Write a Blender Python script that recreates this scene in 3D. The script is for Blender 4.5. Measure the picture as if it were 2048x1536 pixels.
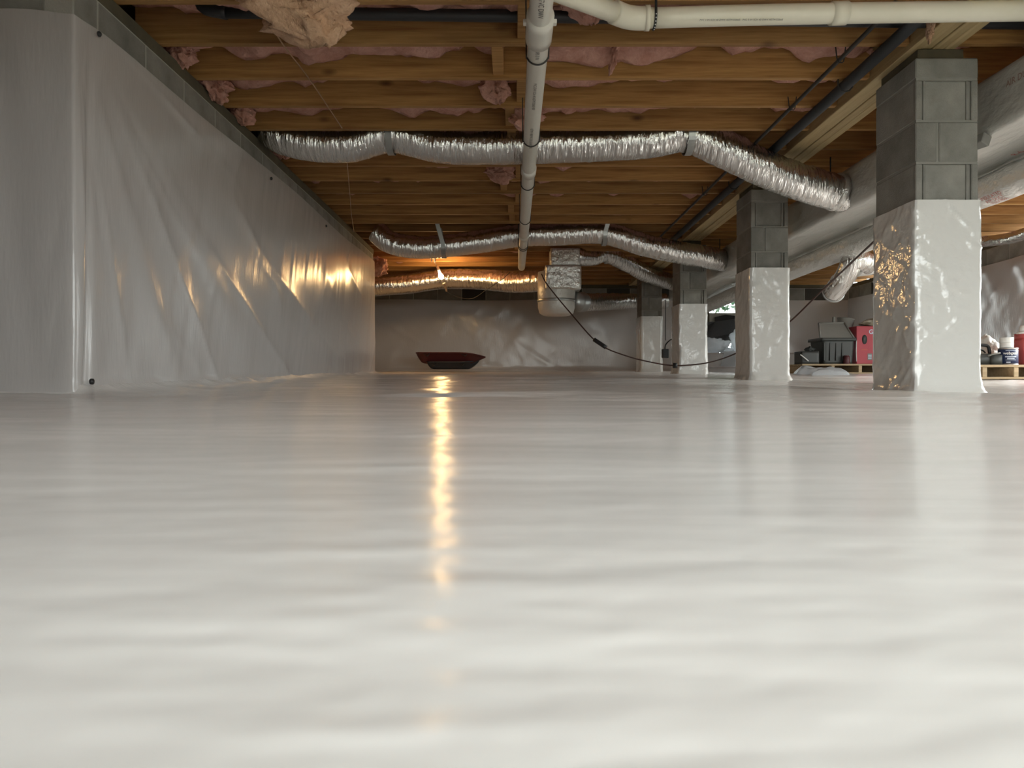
import bpy, bmesh, math, random
import numpy as np
from mathutils import Vector, Matrix
random.seed(7)
for _o in list(bpy.data.objects): bpy.data.objects.remove(_o)
scene = bpy.context.scene
COL = scene.collection

# ------------------------------------------------------------------ camera
F, CX, CY, HC = 1480.0, 1026.0, 766.0, 0.06        # focal length in pixels of the 2048x1536 frame, lens height
cam_d = bpy.data.cameras.new('camera'); cam = bpy.data.objects.new('camera', cam_d); COL.objects.link(cam)
cam_d.sensor_width = 36.0; cam_d.lens = 36.0 * F / 2048.0
cam_d.shift_x = -2 / 2048.0; cam_d.shift_y = -2 / 2048.0
cam_d.clip_start = 0.01; cam_d.clip_end = 200
cam.location = (0, 0, HC); cam.rotation_euler = (math.pi / 2, 0, 0)
cam_d.dof.use_dof = True; cam_d.dof.focus_distance = 6.5; cam_d.dof.aperture_fstop = 6.5
scene.camera = cam

# ------------------------------------------------------------------ world, daylight, exposure
vs = scene.view_settings
vs.view_transform = 'Standard'; vs.look = 'None'; vs.gamma = 1.0; vs.use_curve_mapping = False
vs.exposure = 0.0
SKY = 9.0
scene.cycles.max_bounces = 5; scene.cycles.diffuse_bounces = 4; scene.cycles.glossy_bounces = 2; scene.cycles.transmission_bounces = 2
scene.cycles.caustics_reflective = False; scene.cycles.caustics_refractive = False
w = bpy.data.worlds.new('overcast_sky'); scene.world = w; w.use_nodes = True
nt = w.node_tree; nt.nodes.clear()
wo = nt.nodes.new('ShaderNodeOutputWorld'); bg = nt.nodes.new('ShaderNodeBackground')
bg.inputs[0].default_value = (0.94, 1.0, 0.98, 1); bg.inputs[1].default_value = SKY
nt.links.new(bg.outputs[0], wo.inputs[0])
# the crawl space opens to the daylight behind the camera (a wide access) and through a hatch in the far wall
ACC = dict(x0=0.2, x1=3.7, z0=0.02, z1=1.60, y=-0.8)
SID = dict(y0=3.9, y1=7.7, z0=0.28, z1=1.30, x=5.67)
HAT = dict(x0=3.28, x1=4.62, z0=0.56, z1=1.50, y=12.5)
def portal(name, loc, rot, sx, sz):
    l = bpy.data.lights.new(name, 'AREA'); l.shape = 'RECTANGLE'; l.size = sx; l.size_y = sz
    l.cycles.is_portal = True
    o = bpy.data.objects.new(name, l); COL.objects.link(o); o.location = loc; o.rotation_euler = rot
portal('daylight_portal_access', ((ACC['x0'] + ACC['x1']) / 2, ACC['y'] - 0.02, (ACC['z0'] + ACC['z1']) / 2), (math.pi / 2, 0, 0), ACC['x1'] - ACC['x0'], ACC['z1'] - ACC['z0'])
portal('daylight_portal_hatch', ((HAT['x0'] + HAT['x1']) / 2, HAT['y'] + 0.02, (HAT['z0'] + HAT['z1']) / 2), (-math.pi / 2, 0, 0), HAT['x1'] - HAT['x0'], HAT['z1'] - HAT['z0'])
portal('daylight_portal_side', (SID['x'] + .02, (SID['y0'] + SID['y1']) / 2, (SID['z0'] + SID['z1']) / 2), (math.pi / 2, 0, math.pi / 2), SID['y1'] - SID['y0'], SID['z1'] - SID['z0'])
sun_d = bpy.data.lights.new('hazy_sun', 'SUN'); sun_d.energy = 6.0; sun_d.angle = math.radians(9); sun_d.color = (1.0, .97, .90)
sun = bpy.data.objects.new('hazy_sun', sun_d); COL.objects.link(sun); sun.location = (12, 7, 6)
sun.rotation_euler = Vector((-1, -.10, -math.tan(math.radians(23)))).to_track_quat('-Z', 'Y').to_euler()
BULB = 330.0

# ------------------------------------------------------------------ helpers
def P(x, y, d):
    return Vector(((x - CX) / F * d, d, HC + (CY - y) / F * d))
def sstep(a, b, x):
    t = np.clip((np.asarray(x, float) - a) / (b - a), 0, 1); return t * t * (3 - 2 * t)
def _h(ix, iy, iz):
    n = (ix.astype(np.int64) * 374761393 + iy.astype(np.int64) * 668265263 + iz.astype(np.int64) * 2147483647 // 7)
    n = (n ^ (n >> 13)) * 1274126177
    n = n & 0x7fffffff
    n = (n ^ (n >> 16)) * 73244475 & 0x7fffffff
    return (n & 0xffff) / 65535.0
def noise(x, y, z=0.0):
    x, y, z = np.broadcast_arrays(np.asarray(x, float), np.asarray(y, float), np.asarray(z, float))
    x0, y0, z0 = np.floor(x), np.floor(y), np.floor(z)
    fx, fy, fz = x - x0, y - y0, z - z0
    fx, fy, fz = [f * f * f * (f * (f * 6 - 15) + 10) for f in (fx, fy, fz)]
    x0, y0, z0 = x0.astype(np.int64), y0.astype(np.int64), z0.astype(np.int64)
    r = 0
    for i in (0, 1):
        for j in (0, 1):
            for k in (0, 1):
                r = r + _h(x0 + i, y0 + j, z0 + k) * (fx if i else 1 - fx) * (fy if j else 1 - fy) * (fz if k else 1 - fz)
    return r * 2 - 1
def fbm(x, y, z=0.0, o=3):
    r = 0; a = 1.0; s = 1.0
    for _ in range(o):
        r = r + a * noise(x * s, y * s, np.asarray(z) * s + 13.7 * _); a *= .5; s *= 2.03
    return r
def ridge(n, p=3.0):
    return (1 - np.abs(n)).clip(0, 1) ** p

def link(o, parent=None):
    COL.objects.link(o)
    if parent is not None: o.parent = parent
    return o
def thing(name, label, cat, loc=(0, 0, 0), group=None, rz=0):
    o = bpy.data.objects.new(name, None); o.empty_display_size = .05; link(o)
    o.location = loc; o.rotation_euler = (0, 0, rz)
    return tag(o, label, cat, group)
def tag(o, label, cat, group=None):
    o['label'] = label; o['category'] = cat
    if group: o['group'] = group
    return o
def struct(o):
    o['kind'] = 'structure'; return o
def mk(name, v, f, mat, parent=None, smooth=False, origin=None):
    me = bpy.data.meshes.new(name)
    v = [tuple(p) for p in v]
    if origin is not None: v = [(p[0] - origin[0], p[1] - origin[1], p[2] - origin[2]) for p in v]
    me.from_pydata(v, [], [tuple(q) for q in f]); me.update()
    if mat: me.materials.append(mat)
    if smooth: me.polygons.foreach_set('use_smooth', [True] * len(me.polygons))
    o = bpy.data.objects.new(name, me)
    if origin is not None: o.location = origin
    if parent is not None:
        link(o, parent); o.location = Vector(o.location) - wl(parent)
    else: link(o)
    return o
def wl(p):                                     # world location of an (unrotated) parent chain
    r = Vector((0, 0, 0))
    while p is not None: r += Vector(p.location); p = p.parent
    return r
def grid(name, X, Y, Z, mat, parent=None, smooth=True, closed_u=False):
    """arrays [rows, cols] -> one sheet"""
    r, c = X.shape
    v = np.stack([X.ravel(), Y.ravel(), Z.ravel()], 1)
    idx = np.arange(r * c).reshape(r, c)
    if closed_u: idx = np.concatenate([idx, idx[:, :1]], 1)
    a, b, cc, d = idx[:-1, :-1], idx[:-1, 1:], idx[1:, 1:], idx[1:, :-1]
    f = np.stack([a.ravel(), b.ravel(), cc.ravel(), d.ravel()], 1)
    me = bpy.data.meshes.new(name)
    me.vertices.add(len(v)); me.vertices.foreach_set('co', v.ravel())
    me.loops.add(f.size); me.loops.foreach_set('vertex_index', f.ravel().astype(np.int32))
    me.polygons.add(len(f)); me.polygons.foreach_set('loop_start', np.arange(0, f.size, 4, dtype=np.int32))
    me.polygons.foreach_set('loop_total', np.full(len(f), 4, dtype=np.int32))
    me.update(calc_edges=True); me.validate()
    if smooth: me.polygons.foreach_set('use_smooth', [True] * len(me.polygons))
    me.materials.append(mat)
    o = bpy.data.objects.new(name, me); link(o, parent)
    if parent is not None: o.location = -wl(parent)
    return o
_BOX = {}
def box(name, x0, x1, y0, y1, z0, z1, mat, parent=None, bev=0.0, rot=None):
    sx, sy, sz = x1 - x0, y1 - y0, z1 - z0
    key = (round(sx, 4), round(sy, 4), round(sz, 4), mat.name if mat else '', round(bev, 4))
    me = _BOX.get(key)
    if me is None:
        bm = bmesh.new(); bmesh.ops.create_cube(bm, size=1.0)
        bmesh.ops.scale(bm, vec=(sx, sy, sz), verts=bm.verts)
        if bev > 0: bmesh.ops.bevel(bm, geom=list(bm.edges), offset=bev, segments=1, affect='EDGES', profile=.5)
        me = bpy.data.meshes.new(name); bm.to_mesh(me); bm.free()
        if mat: me.materials.append(mat)
        _BOX[key] = me
    o = bpy.data.objects.new(name, me); link(o, parent)
    c = Vector(((x0 + x1) / 2, (y0 + y1) / 2, (z0 + z1) / 2))
    o.location = c - wl(parent) if parent is not None else c
    if rot: o.rotation_euler = rot
    return o
def catmull(pts, step):
    pts = [Vector(p) for p in pts]
    if len(pts) == 2:
        n = max(2, int((pts[1] - pts[0]).length / step) + 1)
        return [pts[0].lerp(pts[1], i / (n - 1)) for i in range(n)]
    q = [pts[0] * 2 - pts[1]] + pts + [pts[-1] * 2 - pts[-2]]
    out = []
    for i in range(1, len(q) - 2):
        p0, p1, p2, p3 = q[i - 1:i + 3]
        n = max(2, int((p2 - p1).length / step) + 1)
        for k in range(n):
            t = k / n
            out.append(.5 * ((2 * p1) + (-p0 + p2) * t + (2 * p0 - 5 * p1 + 4 * p2 - p3) * t * t + (-p0 + 3 * p1 - 3 * p2 + p3) * t ** 3))
    out.append(pts[-1]); return out
def tube(name, pts, r, mat, parent=None, seg=10, step=.05, caps=True, wr=None, squash=1.0):
    """swept tube; r number or function(s 0..1, length); wr(s_len, ang)->radius factor"""
    c = catmull(pts, step); n = len(c)
    C = np.array([tuple(p) for p in c]); T = np.gradient(C, axis=0); T /= np.linalg.norm(T, axis=1)[:, None] + 1e-12
    L = np.concatenate([[0], np.cumsum(np.linalg.norm(np.diff(C, axis=0), axis=1))])
    up = np.array([0, 0, 1.0]) if abs(T[0][2]) < .9 else np.array([0, 1.0, 0])
    N = np.zeros_like(C); nrm = up - T[0] * up.dot(T[0]); nrm /= np.linalg.norm(nrm)
    for i in range(n):
        nrm = nrm - T[i] * nrm.dot(T[i]); nrm /= np.linalg.norm(nrm); N[i] = nrm
    B = np.cross(T, N)
    a = np.linspace(0, 2 * np.pi, seg, endpoint=False)
    R = np.array([r(l / L[-1], l) if callable(r) else r for l in L])[:, None] * np.ones((1, seg))
    if wr is not None: R = R * wr(L[:, None], a[None, :])
    V = C[:, None, :] + N[:, None, :] * (np.cos(a)[None, :, None] * R[..., None]) + B[:, None, :] * (np.sin(a)[None, :, None] * R[..., None]) * squash
    v = V.reshape(-1, 3).tolist(); f = []
    for i in range(n - 1):
        for j in range(seg):
            k = (j + 1) % seg
            f.append((i * seg + j, i * seg + k, (i + 1) * seg + k, (i + 1) * seg + j))
    if caps:
        f.append(tuple(range(seg))[::-1]); f.append(tuple((n - 1) * seg + j for j in range(seg)))
    o = mk(name, v, f, mat, None, True)
    if parent is not None: o.parent = parent; o.location = -wl(parent)
    return o
def lathe(name, prof, mat, parent=None, loc=(0, 0, 0), seg=24, smooth=True, rot=None):
    v = []; f = []
    for (r, z) in prof:
        for j in range(seg):
            a = 2 * math.pi * j / seg; v.append((r * math.cos(a), r * math.sin(a), z))
    for i in range(len(prof) - 1):
        for j in range(seg):
            k = (j + 1) % seg; f.append((i * seg + j, i * seg + k, (i + 1) * seg + k, (i + 1) * seg + j))
    f.append(tuple(range(seg))[::-1]); f.append(tuple((len(prof) - 1) * seg + j for j in range(seg)))
    o = mk(name, v, f, mat, None, smooth)
    o.parent = parent; o.location = Vector(loc) - (wl(parent) if parent is not None else Vector((0, 0, 0)))
    if rot: o.rotation_euler = rot
    return o
def text_mesh(name, s, size, mat, parent, loc, rot, bend_r=None, sx=1.0, bold=0.0):
    c = bpy.data.curves.new(name, 'FONT'); c.body = s; c.size = size; c.align_x = 'CENTER'; c.align_y = 'CENTER'; c.offset = bold
    o = bpy.data.objects.new(name, c); COL.objects.link(o)
    dg = bpy.context.evaluated_depsgraph_get()
    me = bpy.data.meshes.new_from_object(o.evaluated_get(dg)); bpy.data.objects.remove(o); bpy.data.curves.remove(c)
    if bend_r:                                    # wrap round a vertical cylinder, facing -y
        for vv in me.vertices:
            x, y = vv.co.x * sx, vv.co.y; a = x / bend_r
            vv.co = (bend_r * math.sin(a), -bend_r * math.cos(a), y)
    else:
        for vv in me.vertices: vv.co.x *= sx
    me.materials.clear(); me.materials.append(mat)
    o = bpy.data.objects.new(name, me); link(o, parent)
    o.location = Vector(loc) - (wl(parent) if parent is not None else Vector((0, 0, 0))); o.rotation_euler = rot
    return o

# ------------------------------------------------------------------ materials
def M(name, col, rough=.6, metal=0.0, var=0.0, vscale=3.0, vstretch=(1, 1, 1), col2=None, bumps=(), spec=.5, rand=0.0, emis=None, trans=0.0, coat=0.0, sub=0.0):
    m = bpy.data.materials.new(name); m.use_nodes = True; t = m.node_tree; b = t.nodes['Principled BSDF']
    b.inputs['Roughness'].default_value = rough; b.inputs['Metallic'].default_value = metal
    b.inputs['Specular IOR Level'].default_value = spec
    if trans: b.inputs['Transmission Weight'].default_value = trans
    if coat: b.inputs['Coat Weight'].default_value = coat; b.inputs['Coat Roughness'].default_value = .12
    if emis: b.inputs['Emission Color'].default_value = (*emis[0], 1); b.inputs['Emission Strength'].default_value = emis[1]
    b.inputs['Base Color'].default_value = (*col, 1)
    tc = t.nodes.new('ShaderNodeTexCoord')
    src = None
    if col2 is not None:
        mp = t.nodes.new('ShaderNodeMapping'); mp.inputs['Scale'].default_value = vstretch
        t.links.new(tc.outputs['Object'], mp.inputs[0])
        n = t.nodes.new('ShaderNodeTexNoise'); n.inputs['Scale'].default_value = vscale; n.inputs['Detail'].default_value = 5
        n.inputs['Roughness'].default_value = .65
        t.links.new(mp.outputs[0], n.inputs['Vector'])
        r = t.nodes.new('ShaderNodeValToRGB'); r.color_ramp.elements[0].position = .32; r.color_ramp.elements[1].position = .68
        r.color_ramp.elements[0].color = (*col, 1); r.color_ramp.elements[1].color = (*col2, 1)
        t.links.new(n.outputs['Fac'], r.inputs[0]); src = r.outputs[0]
    if rand:
        oi = t.nodes.new('ShaderNodeObjectInfo'); mr = t.nodes.new('ShaderNodeMapRange')
        mr.inputs['To Min'].default_value = 1 - rand; mr.inputs['To Max'].default_value = 1 + rand
        t.links.new(oi.outputs['Random'], mr.inputs[0])
        hv = t.nodes.new('ShaderNodeHueSaturation')
        if src: t.links.new(src, hv.inputs['Color'])
        else: hv.inputs['Color'].default_value = (*col, 1)
        t.links.new(mr.outputs[0], hv.inputs['Value']); src = hv.outputs[0]
    if src: t.links.new(src, b.inputs['Base Color'])
    prev = None
    for (kind, scale, stretch, strength, dist) in bumps:
        mp = t.nodes.new('ShaderNodeMapping'); mp.inputs['Scale'].default_value = stretch
        t.links.new(tc.outputs['Object'], mp.inputs[0])
        if kind == 'noise':
            n = t.nodes.new('ShaderNodeTexNoise'); n.inputs['Scale'].default_value = scale; n.inputs['Detail'].default_value = 4; out = n.outputs['Fac']
        elif kind == 'vor':
            n = t.nodes.new('ShaderNodeTexVoronoi'); n.inputs['Scale'].default_value = scale; out = n.outputs['Distance']
        elif kind == 'ridge':
            n = t.nodes.new('ShaderNodeTexNoise'); n.noise_type = 'RIDGED_MULTIFRACTAL'; n.inputs['Scale'].default_value = scale; n.inputs['Detail'].default_value = 2; out = n.outputs['Fac']
        else:
            n = t.nodes.new('ShaderNodeTexWave'); n.inputs['Scale'].default_value = scale; n.inputs['Distortion'].default_value = .6; n.bands_direction = kind; out = n.outputs['Fac']
        t.links.new(mp.outputs[0], n.inputs['Vector'])
        bp = t.nodes.new('ShaderNodeBump'); bp.inputs['Strength'].default_value = strength; bp.inputs['Distance'].default_value = dist
        t.links.new(out, bp.inputs['Height'])
        if prev: t.links.new(prev.outputs[0], bp.inputs['Normal'])
        prev = bp
    if prev: t.links.new(prev.outputs[0], b.inputs['Normal'])
    return m
def wood(name, c1, c2, knots=True, rough=.7, rand=.18, axis='x'):
    m = M(name, c1, rough, col2=c2, vscale=6.0, vstretch={'x': (.35, 6, 7), 'y': (6, .35, 7), 'z': (6, 6, .35)}[axis], rand=rand,
          bumps=[('noise', 30, {'x': (.3, 4, 4), 'y': (4, .3, 4), 'z': (4, 4, .3)}[axis], .15, .004)])
    if knots:
        t = m.node_tree; b = t.nodes['Principled BSDF']; src = b.inputs['Base Color'].links[0].from_socket
        tc = t.nodes.new('ShaderNodeTexCoord'); oi = t.nodes.new('ShaderNodeObjectInfo')
        ad = t.nodes.new('ShaderNodeVectorMath'); ad.operation = 'MULTIPLY_ADD'; ad.inputs[1].default_value = (1, 0, 1)
        cb = t.nodes.new('ShaderNodeCombineXYZ'); mu = t.nodes.new('ShaderNodeMath'); mu.operation = 'MULTIPLY'; mu.inputs[1].default_value = 37.0
        t.links.new(oi.outputs['Random'], mu.inputs[0]); t.links.new(mu.outputs[0], cb.inputs[0]); t.links.new(mu.outputs[0], cb.inputs[2])
        t.links.new(tc.outputs['Object'], ad.inputs[0]); t.links.new(cb.outputs[0], ad.inputs[2])
        mp = t.nodes.new('ShaderNodeMapping'); mp.inputs['Scale'].default_value = (2.2, 0.0, 5.0); t.links.new(ad.outputs[0], mp.inputs[0])
        v = t.nodes.new('ShaderNodeTexVoronoi'); v.inputs['Scale'].default_value = 1.0; t.links.new(mp.outputs[0], v.inputs['Vector'])
        r = t.nodes.new('ShaderNodeValToRGB'); r.color_ramp.elements[0].position = .03; r.color_ramp.elements[0].color = (1, 1, 1, 1)
        r.color_ramp.elements[1].position = .13; r.color_ramp.elements[1].color = (0, 0, 0, 1)
        t.links.new(v.outputs['Distance'], r.inputs[0])
        mx = t.nodes.new('ShaderNodeMix'); mx.data_type = 'RGBA'; mx.inputs[7].default_value = (c1[0] * .35, c1[1] * .3, c1[2] * .25, 1)
        t.links.new(r.outputs[0], mx.inputs[0]); t.links.new(src, mx.inputs[6]); t.links.new(mx.outputs[2], b.inputs['Base Color'])
    return m

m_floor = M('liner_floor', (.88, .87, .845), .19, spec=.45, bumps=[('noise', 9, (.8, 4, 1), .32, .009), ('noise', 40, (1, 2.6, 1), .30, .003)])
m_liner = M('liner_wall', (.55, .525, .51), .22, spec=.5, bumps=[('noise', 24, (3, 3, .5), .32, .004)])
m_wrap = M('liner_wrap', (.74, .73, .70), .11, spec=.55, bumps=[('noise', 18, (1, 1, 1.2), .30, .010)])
m_block = M('concrete_block', (.215, .21, .19), .9, col2=(.32, .31, .28), vscale=5, rand=.12, spec=.2, bumps=[('noise', 160, (1, 1, 1), .5, .004), ('noise', 40, (1, 1, 1), .25, .003)])
m_blockdk = M('concrete_block_dark', (.06, .058, .052), .95, col2=(.085, .08, .07), spec=.1, bumps=[('noise', 160, (1, 1, 1), .4, .003)])
m_mortar = M('mortar', (.42, .41, .37), .95, col2=(.50, .49, .45), spec=.15, bumps=[('noise', 120, (1, 1, 1), .5, .004)])
m_mortar2 = M('mortar_grey', (.25, .245, .22), .95, col2=(.33, .32, .29), spec=.15, bumps=[('noise', 120, (1, 1, 1), .5, .004)])
m_joist = wood('joist_pine', (.265, .122, .036), (.51, .285, .098))
m_beam = wood('girder_pine', (.40, .29, .14), (.55, .42, .22), knots=False, rand=.1, axis='y')
m_sub = M('subfloor', (.20, .12, .06), .9, col2=(.28, .17, .08), vscale=8)
m_sill = M('sill_treated', (.085, .075, .05), .9, col2=(.13, .11, .07), vscale=6)
m_pink = M('fibreglass_pink', (.50, .25, .19), .95, col2=(.72, .42, .34), vscale=9, spec=.1, bumps=[('noise', 40, (1, 1, 1), .9, .02), ('noise', 200, (1, 1, 1), .4, .004)])
m_tan = M('fibreglass_tan', (.62, .38, .24), .95, col2=(.82, .56, .38), vscale=11, spec=.1, bumps=[('noise', 40, (1, 1, 1), .9, .02), ('noise', 200, (1, 1, 1), .4, .004)])
m_foil = M('foil_flex', (.74, .73, .71), .23, 1.0, bumps=[('noise', 17, (2.4, .5, .5), .7, .03)])
m_foil2 = M('foil_wrap', (.74, .73, .70), .32, .55, bumps=[('noise', 22, (1.2, .6, 1), .9, .02)])
m_trunk = M('foil_board', (.66, .645, .605), .42, .25, bumps=[('noise', 14, (1.3, .5, 1), .6, .02)])
m_pvc = M('pvc_white', (.70, .67, .60), .35, col2=(.76, .73, .66), vscale=4)
m_pvc2 = M('pvc_cream', (.78, .74, .60), .35, col2=(.84, .80, .67), vscale=4)
m_black = M('black_plastic', (.018, .018, .019), .5)
m_blackpipe = M('black_pipe', (.022, .022, .024), .45)
m_rubber = M('black_foam', (.03, .032, .036), .7, bumps=[('noise', 30, (1, .3, 1), .3, .004)])
m_steel = M('steel_strap', (.42, .43, .42), .4, .8)
m_wire = M('copper_wire', (.55, .36, .22), .4, .6)
m_darkwire = M('dark_wire', (.03, .028, .025), .6)
m_cord = M('cord_red', (.20, .035, .025), .5)
m_cordk = M('cord_dark', (.05, .02, .015), .55)
m_red = M('red_plastic', (.45, .03, .035), .4)
m_redk = M('red_sled', (.075, .014, .017), .5)
m_navy = M('navy_plastic', (.018, .024, .035), .45)
m_print = M('red_ink', (.50, .10, .08), .7)
m_print2 = M('faded_ink', (.36, .22, .18), .8)
m_ink = M('grey_ink', (.08, .075, .07), .8)
m_white = M('white_plastic', (.80, .80, .77), .35)
m_blue = M('label_blue', (.02, .035, .10), .45)
m_ltblue = M('label_light', (.55, .62, .75), .5)
m_tin = M('tin', (.55, .55, .54), .35, .9)
m_pallet = wood('pallet_wood', (.40, .29, .17), (.55, .42, .26), knots=False, rand=.15)
m_tote = M('tote_dark', (.045, .048, .045), .5)
m_grey = M('grey_card', (.22, .22, .20), .8, col2=(.27, .26, .24))
m_bag = M('paper_bag', (.30, .25, .16), .85, col2=(.50, .47, .40), vscale=12, bumps=[('noise', 20, (1, 1, 1), .6, .02)])
m_clear = M('clear_bag', (.62, .62, .58), .22, col2=(.75, .75, .72), vscale=9, bumps=[('noise', 25, (1, 1, 1), .7, .02)])
m_sheet = M('white_sheet', (.78, .80, .82), .35, bumps=[('noise', 12, (1, 1, 1), .5, .02)])
_t = m_sheet.node_tree; _b = _t.nodes['Principled BSDF']; _tr = _t.nodes.new('ShaderNodeBsdfTranslucent'); _tr.inputs[0].default_value = (.78, .82, .86, 1)
_mx = _t.nodes.new('ShaderNodeMixShader'); _mx.inputs[0].default_value = .5
_t.links.new(_b.outputs[0], _mx.inputs[1]); _t.links.new(_tr.outputs[0], _mx.inputs[2]); _t.links.new(_mx.outputs[0], _t.nodes['Material Output'].inputs[0])
m_boxred = M('carton_red', (.42, .05, .07), .6, col2=(.48, .065, .085))
m_jug = M('jug_red', (.55, .10, .10), .4)
m_hedge = M('leaf_green', (.03, .10, .055), .6, col2=(.07, .17, .09), vscale=12, rand=.3)
m_ground = M('outdoor_ground', (.17, .16, .11), .95, col2=(.24, .22, .15), vscale=2)
m_conc = M('well_concrete', (.45, .45, .40), .9, col2=(.52, .52, .46), vscale=4)

# ------------------------------------------------------------------ the ground under the liner
def zf0(x, y):
    x = np.asarray(x, float); y = np.asarray(y, float)
    t = np.maximum(0, y - 1.6)
    z = .0245 * t - .012 * (1 - np.exp(-t / .6))
    z = z - .034 * np.exp(-((x - 2.5) / 1.1) ** 2 - ((y - 3.9) / 1.1) ** 2)
    z = z - .02 * np.exp(-((x - 3.2) / 1.5) ** 2 - ((y - 6.0) / 1.6) ** 2)
    return z
def wrinkle(x, y):
    a = .0012 + .0175 * sstep(.3, 3.2, y)
    b = sstep(.3, 2.0, np.abs(y))
    wx = x + .25 * noise(x * .7, y * .9, 3.1)
    n = .55 * noise(wx * .8, y * 3.3 + .9 * x * .3 + noise(x * .6, y * .4, 8) * 1.2, 1.0)
    n = n + .32 * noise(wx * 1.5, y * 7.5 - x * .8, 5.0)
    n = n + .30 * ridge(noise(wx * .9 + 3, y * 3.2 + x * .9, 9.0), 12)
    n = n + .20 * noise(wx * 2.6, y * 14 + x, 2.0) * b
    n = n + .26 * ridge(noise(wx * 1.6, y * 2.2 - 1.3 * x, 12.0), 16) * b
    near = .0026 * noise(x * 3.0, y * 9 + 1.5 * x, 21.0) * sstep(.05, .25, np.abs(y)) * (1 - sstep(1.0, 2.4, y))
    return a * n + near
def zf(x, y): return float(zf0(x, y))

FAR, RX, LX = 12.5, 5.67, -1.73            # far wall, right wall, face of the left foundation
L0, L1 = 2.91, 9.2                         # the left foundation runs between these depths
ys = [-1.15]
while ys[-1] < FAR + .05: ys.append(ys[-1] + min(.045, max(.012, .011 * abs(ys[-1]) + .008)))
ys = np.array(ys); xs = np.arange(-5.2, RX + .06, .04)
Xg, Yg = np.meshgrid(xs, ys)
Zg = zf0(Xg, Yg) + wrinkle(Xg, Yg)
# the sheet climbs a little at the walls and piers
Zg = Zg + .05 * np.exp(-np.maximum(0, FAR - Yg) / .05) + .05 * np.exp(-np.maximum(0, RX - Xg) / .06)
Zg = Zg + np.where((Yg > L0) & (Yg < L1), .045 * np.exp(-np.maximum(0, Xg - LX) / .05), 0)
floor = struct(grid('floor', Xg, Yg, Zg, m_floor))

# ------------------------------------------------------------------ framing overhead
JB, JT = 1.722, 1.957
SP, J0 = .4068, 3.641
ceiling = struct(box('ceiling', -5.4, 5.9, -1.1, 12.8, JT, JT + .02, m_sub))
GX0, GX1, GB = 1.945, 2.165, 1.695
NJ = range(-10, 22)
for n in NJ:
    y = J0 + SP * n
    left = LX - .12 if (L0 - .02 < y < L1 + .1) else -5.2
    box('joist', left, GX0 - .002, y - .019, y + .019, JB, JT, m_joist, ceiling, .002)
    box('joist', GX1 + .002, RX + .15, y - .019, y + .019, JB, JT, m_joist, ceiling, .002)
# blocking between the joists, staggered along the middle
for n in range(-3, 14):
    y = J0 + SP * n + .019
    xb = -.02 + (.07 if n % 2 else 0) - (.06 if n % 3 == 0 else 0)
    if n == 10: continue
    box('blocking', xb - .029, xb + .029, y, y + SP - .038, JB + .012 + .02 * random.random(), JB + .16, m_joist, ceiling, .002)
# pink batts stuffed in every bay
def batt(x0, x1, n, seed, low, parent):
    y0 = J0 + SP * n + .019; y1 = y0 + SP - .038
    xs = np.arange(x0, x1 + .001, .035); vs_ = np.linspace(0, 1, 13)
    X, V = np.meshgrid(xs, vs_)
    Y = y0 + .004 + V * (y1 - y0 - .008)
    sag = .062 + .055 * noise(X * 3.0, V * .8, seed) + .042 * noise(X * 7.5, V * 2, seed + 4) + .026 * noise(X * 17, V * 6, seed + 8)
    sag = sag + low
    edge = np.minimum(V, 1 - V) * 2
    lump = .02 * (1 - (1 - edge) ** 3)
    Z = JT - .035 - np.clip(sag, .03, .225) - lump
    Z[0, :] = JT - .01; Z[-1, :] = JT - .01
    o = grid('insulation_batt', X, Y, Z, m_pink, parent); return o
for n in range(-8, 20):
    y = J0 + SP * (n + .5)
    left = LX - .1 if (L0 < y < L1) else -5.0
    batt(left, GX0 - .01, n, n * 3.7 + 50, .005 if n not in (3, 10) else -.05, ceiling)
    batt(GX1 + .01, RX + .1, n, n * 2.9 + 150, -.02, ceiling)

# three-ply girder over the piers
gird = thing('girder', 'long built-up pine girder resting on the row of block piers', 'beam', (GX0, 5, GB))
pw = (GX1 - GX0) / 4
for k in range(4):
    box('ply', GX0 + k * pw + .001, GX0 + (k + 1) * pw - .001, -.85, 12.45, GB + (.006 if k in (1,) else 0), JT - .005, m_beam, gird, .003)

# ------------------------------------------------------------------ walls
def block_row(parent, along, fixed, a0, a1, z0, z1, depth, sign, off=0.0, dark=()):
    """one visible course of blocks; along 'x' or 'y'; sign = outward direction of the face"""
    a = a0 - off; k = 0
    while a < a1 - .02:
        b0, b1 = max(a, a0) + .005, min(a + .4068, a1) - .005
        if b1 - b0 > .03:
            f0, f1 = sorted((fixed, fixed - sign * depth))
            m = m_blockdk if k in dark else m_block
            if along == 'y': box('block', f0, f1, b0, b1, z0, z1, m, parent, .004)
            else: box('block', b0, b1, f0, f1, z0, z1, m, parent, .004)
        a += .4068; k += 1
BT = 1.66
# left foundation: a solid mass whose right and near faces are draped
wall_left = struct(box('wall_left', -5.2, LX - .0075, L0 + .0075, L1 - .0075, -.2, BT, m_mortar))
block_row(wall_left, 'y', LX - .005, L0 + .012, L1 - .012, 1.462, BT - .004, .10, 1, off=.235)
block_row(wall_left, 'x', L0 + .005, -5.2, LX - .11, 1.462, BT - .004, .10, -1, off=.1)
box('sill_plate', LX - .17, LX - .002, L0, L1, BT, JB - .001, m_sill, wall_left, .003)
box('sill_plate', -5.2, LX - .18, L0, L0 + .14, BT, JB - .001, m_sill, wall_left, .003)
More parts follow.
